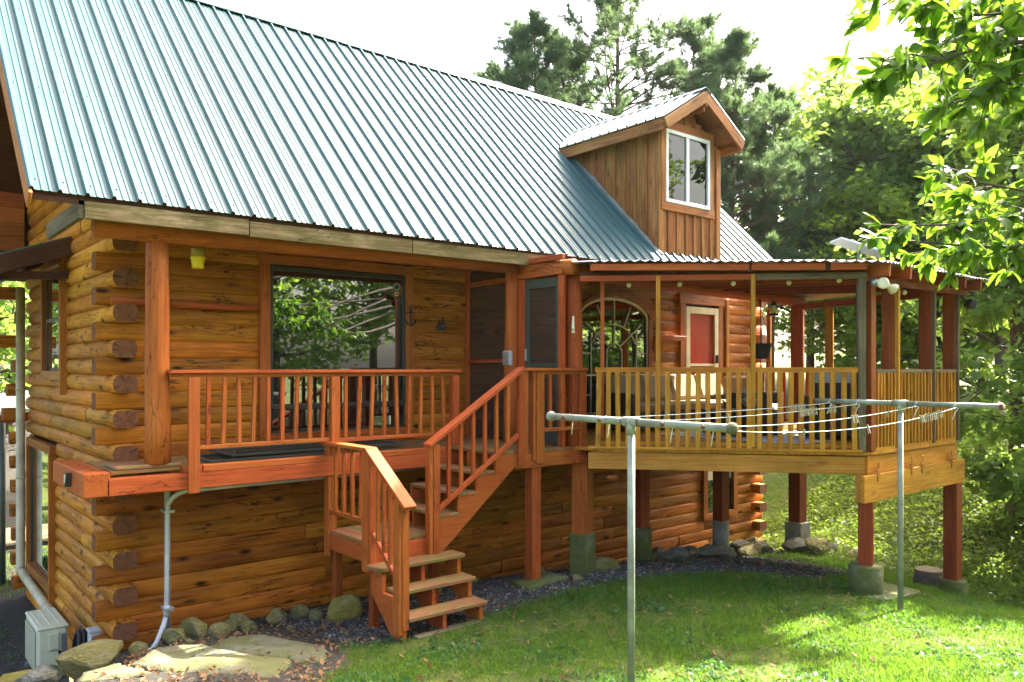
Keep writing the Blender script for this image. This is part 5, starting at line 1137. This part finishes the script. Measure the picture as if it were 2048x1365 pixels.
# ------------------------------------------------------------------ foreground tree with big leaves
def big_leaf_mesh(parts, P, D, N, L, W):
    """elliptic leaves: 7 cross points along the blade with midrib fold and curl"""
    ts = np.array([0, .12, .32, .55, .78, 1.0]); ws = np.array([0.02, .5, .92, 1.0, .62, 0.01])
    n = len(P); S_ = np.cross(D, N); S_ /= np.linalg.norm(S_, axis=1)[:, None] + 1e-9; N = np.cross(S_, D)
    rows = []
    for t, w_ in zip(ts, ws):
        c = P + D * (L * t)[:, None] - N * (L * .22 * t * t)[:, None]
        rows += [c + S_ * (W * w_)[:, None] + N * (W * w_ * .22)[:, None], c, c - S_ * (W * w_)[:, None] + N * (W * w_ * .22)[:, None]]
    V = np.stack(rows, 1).reshape(-1, 3); k = np.arange(n) * 18; F = []
    for i in range(5):
        for j in (0, 1):
            a, b, c, d_ = k + 3 * i + j, k + 3 * i + j + 1, k + 3 * i + 4 + j, k + 3 * i + 3 + j; F += [np.stack([a, b, c], 1), np.stack([a, c, d_], 1)]
    return V, np.concatenate(F)
g = np.random.default_rng(77)
TX, TY = 10.9, -9.2; tz = g1(TX, TY)
ft = thing("foreground_tree", "big-leaved tree whose branches hang into the upper right corner", "tree", (TX, TY, tz))
W_ = [tube_tri(np.array([[TX, TY, tz - .4], [TX + .1, TY, 2], [TX, TY + .1, 5], [TX - .2, TY, 8.5]]), np.array([.26, .22, .16, .05]), 10)]
C0 = np.array([-2.2, -9.68, 2.75]); th = math.radians(50.4)
def pix(u, v, d):
    r = (u - 1024) / 1591; return C0 + d * np.array([math.cos(th) + r * math.sin(th), math.sin(th) - r * math.cos(th), (738 - v) / 1591])
LP, LD = [], []
limbs = [((2150, 60, 5.6), (1800, 130, 5.0), 5.0), ((2200, 120, 6.0), (1880, 215, 5.4), 5.0), ((2200, -40, 5.6), (1940, 30, 5.0), 6.0), ((2180, 380, 6.6), (1760, 450, 6.2), 4.0), ((2220, 420, 7.0), (1880, 350, 6.6), 4.2), ((2240, 500, 7.2), (1940, 420, 6.6), 4.0), ((2200, 200, 6.0), (1990, 170, 5.2), 5.0), ((2240, 540, 7.4), (1880, 510, 7.0), 3.6), ((2150, -60, 5.2), (1800, -25, 4.8), 6.0), ((2200, 60, 6.4), (1960, 90, 5.8), 5.4), ((2150, 90, 5.2), (1790, 160, 4.8), 5.2), ((2200, 480, 7.2), (1800, 480, 6.4), 4.0), ((2240, 560, 7.6), (1980, 480, 6.8), 3.8)]
for (a, b, zt) in limbs:
    A, B = pix(*a), pix(*b); o = np.array([TX, TY, zt + 1.0]); wv = bezier(o, A, .4, g, 6); W_.append(tube_tri(wv, np.linspace(.06, .022, 6), 6)); br = bezier(A, B, .12, g, 9); W_.append(tube_tri(br, np.linspace(.02, .006, 9), 5))
    for k in range(21):
        t = g.uniform(.0, 1.0); i = min(7, int(t * 8)); s0 = br[i] + (br[i + 1] - br[i]) * (t * 8 - i); dr_ = g.standard_normal(3) * np.array([1, 1, .5]); dr_ += (br[-1] - br[0]) / np.linalg.norm(br[-1] - br[0]) * .8; dr_ /= np.linalg.norm(dr_); e = s0 + dr_ * g.uniform(.18, .5); W_.append(tube_tri(np.array([s0, (s0 + e) / 2 + [0, 0, .02], e]), np.array([.007, .005, .003]), 4))
        for q in range(11): dd = dr_ * .7 + g.standard_normal(3) * .6; dd[2] -= .35; LP.append(e - dr_ * g.uniform(0, .14)); LD.append(dd / np.linalg.norm(dd))
    for q in range(6): dd = (br[-1] - br[-2]) / np.linalg.norm(br[-1] - br[-2]) + g.standard_normal(3) * .5; LP.append(br[-1]); LD.append(dd / np.linalg.norm(dd))
# rest of the crown, out of the frame to the right
for k in range(30):
    a = g.uniform(0, 6.283); rr = g.uniform(.8, 2.6); zc = g.uniform(7.0, 9.5); c = np.array([TX + .3 + math.cos(a) * rr, TY - .8 + math.sin(a) * rr * .8, zc])
    W_.append(tube_tri(bezier([TX, TY, zc - .8], c, .3, g, 5), np.linspace(.05, .01, 5), 4))
    for q in range(38): dd = g.standard_normal(3); dd[2] -= .5; LP.append(c + g.standard_normal(3) * np.array([.42, .42, .3])); LD.append(dd / np.linalg.norm(dd))
LP, LD = np.array(LP), np.array(LD); n = len(LP); NN = g.standard_normal((n, 3)) * .45; NN[:, 2] += 1
V, F = big_leaf_mesh(None, LP, LD, NN, g.uniform(.07, .19, n), g.uniform(.020, .040, n))
add("crown", mesh_np("crown", V, F, [LEAFB], True), ft); VW, FW = merge(W_); add("trunk", mesh_np("trunk", VW, FW, [BARK], True), ft)
# ------------------------------------------------------------------ grass, weeds, gravel, litter
def blades(n, xr, yr, hmin, hmax, wd, seed, dens):
    g = np.random.default_rng(seed); x = g.uniform(*xr, n * 3); y = g.uniform(*yr, n * 3); keep = g.uniform(0, 1, n * 3) < dens(x, y, g); x, y = x[keep][:n], y[keep][:n]; n = len(x)
    z = G(x, y); P = np.stack([x, y, z - .01], 1); d = g.standard_normal((n, 3)) * .45; d[:, 2] = 1; d /= np.linalg.norm(d, axis=1)[:, None]
    s = np.cross(d, g.standard_normal((n, 3))); s /= np.linalg.norm(s, axis=1)[:, None]; L = g.uniform(hmin, hmax, n)[:, None] * (.6 + .8 * (np.sin(x * 1.9 + y) * np.cos(y * 2.3 - x * .7) * .5 + .5))[:, None]
    b = d * L + g.standard_normal((n, 3)) * np.array([.35, .35, 0]) * L; w_ = wd * g.uniform(.6, 1.3, n)[:, None]
    V = np.stack([P - s * w_, P + s * w_, P + d * L * .55 - s * w_ * .8, P + d * L * .55 + s * w_ * .8, P + b], 1).reshape(-1, 3); k = np.arange(n) * 5
    return V, np.concatenate([np.stack([k, k + 1, k + 3], 1), np.stack([k, k + 3, k + 2], 1), np.stack([k + 2, k + 3, k + 4], 1)])
def patch(x, y): return np.sin(x * 2.1 + 1.3 * np.sin(y * 1.7)) * np.cos(y * 2.4 + np.sin(x * 1.1)) * .5 + .5
def dl(x, y, g): return (1 - bare(x, y)) * np.clip(.05 + .55 * patch(x, y) + .5 * patch(x * 2.7 + 1, y * 3.1) * patch(x * .6, y * .7 + 2) + .2 * np.clip((x - 2.2) / 3, 0, 1), .06, 1)
# photographed side of the lawn: everything seen lies right of a line through the camera's left edge
tag(add("lawn_grass", mesh_np("lawn_grass", *blades(150000, (.6, 9.5), (-8.2, -2.5), .015, .075, .0040, 5, dl), [GRASS])), "short uneven green lawn grass in front of the deck", "grass", kind="stuff")
tag(add("slope_grass", mesh_np("slope_grass", *blades(150000, (9.5, 22), (-8, 9), .03, .11, .006, 6, lambda x, y, g: np.where((x < 12.6) & (y > -1.8), 0, np.where((y > -1.5) & (x < 12.6), 0, 1.0)) * np.where(y > 0, .6, 1)), [GRASS])), "longer sunlit grass on the slope behind the deck", "grass", kind="stuff")
def scatter_leaves(name, n, xr, yr, size, seed, mat, label, cat, dens, lift=.02, droop=-.1, up=1.2):
    g = np.random.default_rng(seed); x = g.uniform(*xr, n * 4); y = g.uniform(*yr, n * 4); k = g.uniform(0, 1, n * 4) < dens(x, y); x, y = x[k][:n], y[k][:n]
    P = np.stack([x, y, G(x, y) + g.uniform(.0, lift, len(x))], 1); V, F = leaf_cloud(P, size, g, droop=droop, nrm_up=up); return tag(add(name, mesh_np(name, V, F, [mat])), label, cat, kind="stuff")
scatter_leaves("lawn_weeds", 10000, (.8, 9), (-7.5, -2.4), .05, 8, WEED, "broad-leaved weeds scattered through the lawn", "weeds", lambda x, y: (1 - bare(x, y) * .9) * np.clip(patch(x * 1.7 + 3, y * 1.6) - .45, 0, 1) * 2)
scatter_leaves("bank_cover", 70000, (10.5, 21), (-8.5, 1), .085, 9, BANKL, "tangled leafy ground cover on the bank right of the deck", "ground cover", lambda x, y: np.clip((x - 10.8) / 2, 0, 1) * (.3 + .7 * patch(x * .8, y * .9)), .16, .1, .9)
scatter_leaves("dry_leaves", 4200, (-.8, 9), (-6.5, -.4), .06, 10, DRYL, "fallen brown leaves and twigs on soil and lawn", "leaf litter", lambda x, y: np.where(bare(x, y) > .4, np.where(x < 3, 1, .25), .10), .015, 0, 1.6)
# gravel
g = np.random.default_rng(31); n = 26000; x = g.uniform(1.6, 10.5, n * 3); y = g.uniform(-4.6, -.3, n * 3); k = g.uniform(0, 1, n * 3) < bare(x, y) ** 2 * np.where(x < 7.5, 1, .5); x, y = x[k][:n], y[k][:n]; n = len(x)
oc = np.array([[1, 0, 0], [-.5, .87, 0], [-.5, -.87, 0], [.5, .6, .55], [-.8, 0, .55], [.5, -.6, .55], [0, 0, -.6]]); of = np.array([[0, 1, 3], [1, 4, 3], [1, 2, 4], [2, 5, 4], [2, 0, 5], [0, 3, 5], [3, 4, 5]])
s = g.uniform(.007, .022, n); a = g.uniform(0, 6.283, n); R_ = np.stack([np.stack([np.cos(a), -np.sin(a), 0 * a], 1), np.stack([np.sin(a), np.cos(a), 0 * a], 1), np.stack([0 * a, 0 * a, g.uniform(.5, 1, n)], 1)], 1)
V = np.einsum('nij,kj->nki', R_, oc) * s[:, None, None] * g.uniform(.7, 1.3, (n, 7, 1)) + np.stack([x, y, G(x, y) + .004], 1)[:, None]; F = (of[None] + (np.arange(n) * 7)[:, None, None]).reshape(-1, 3)
def gravel_mat():
    t = NT("slate_gravel"); r = t.n("ShaderNodeNewGeometry").outputs['Random Per Island']; return t.done(t.bsdf(t.ramp(r, (0, (.025, .026, .028)), (.6, (.075, .075, .072)), (.92, (.14, .13, .11)), (1, (.32, .30, .26))), .8, None, Specular_IOR_Level=.3))
tag(add("gravel", mesh_np("gravel", V.reshape(-1, 3), F, [gravel_mat()])), "dark slate gravel strip between lawn and cabin", "gravel", kind="stuff")

# ground cover and stones left of the gable
scatter_leaves("gable_weeds", 9000, (-4.5, -.5), (-.8, 9), .05, 18, WEED, "low weeds and moss on the ground left of the gable wall", "weeds", lambda x, y: np.where((x > -.9) & (y < 2.2), .15, 1) * np.clip(patch(x * 1.4, y * 1.2 + 2) + .1, 0, 1), .03)
tag(add("rear_grass", mesh_np("rear_grass", *blades(30000, (-6, .5), (5.6, 16), .03, .10, .006, 16, lambda x, y, g: np.ones_like(x)), [GRASS])), "grass behind the cabin at the left edge", "grass", kind="stuff")
for i, (x, y, s) in enumerate(((-1.05, .3, .28), (-1.5, 1.2, .34), (-1.2, 2.1, .26), (-1.7, 2.8, .32), (-1.35, -.3, .22))):
    rock(x, y, s, s * .7, s * .45, STONEG, "%s grey mossy stone counting back from the corner, left of the heat pump" % ORD[(1, 2, 3, 4, 0)[i]], .25, None, "stones left of the heat pump")
# ------------------------------------------------------------------ thin summer haze
def haze_mat():
    m = bpy.data.materials.new("haze_air"); m.use_nodes = True; t = m.node_tree; t.nodes.clear()
    o = t.nodes.new("ShaderNodeOutputMaterial"); v = t.nodes.new("ShaderNodeVolumePrincipled")
    v.inputs['Color'].default_value = (.93, .96, 1, 1); v.inputs['Density'].default_value = .00012; v.inputs['Anisotropy'].default_value = .35
    t.links.new(v.outputs[0], o.inputs['Volume']); return m
def haze_box(lo, hi):
    x0, y0, z0 = lo; x1, y1, z1 = hi
    V = [(x0, y0, z0), (x1, y0, z0), (x1, y1, z0), (x0, y1, z0), (x0, y0, z1), (x1, y0, z1), (x1, y1, z1), (x0, y1, z1)]
    F = [(3, 2, 1, 0), (4, 5, 6, 7), (0, 1, 5, 4), (1, 2, 6, 5), (2, 3, 7, 6), (3, 0, 4, 7)]
    return tag(add("haze", mesh_py("haze", V, F, haze_mat())), "thin pale summer haze among the trees", "haze", kind="stuff")
HZ = float(GZ.min()) - 1.0
haze_box((float(gx[0]) - 5, float(gy[0]) - 5, HZ), (float(gx[-1]) + 5, float(gy[-1]) + 5, 26.0))
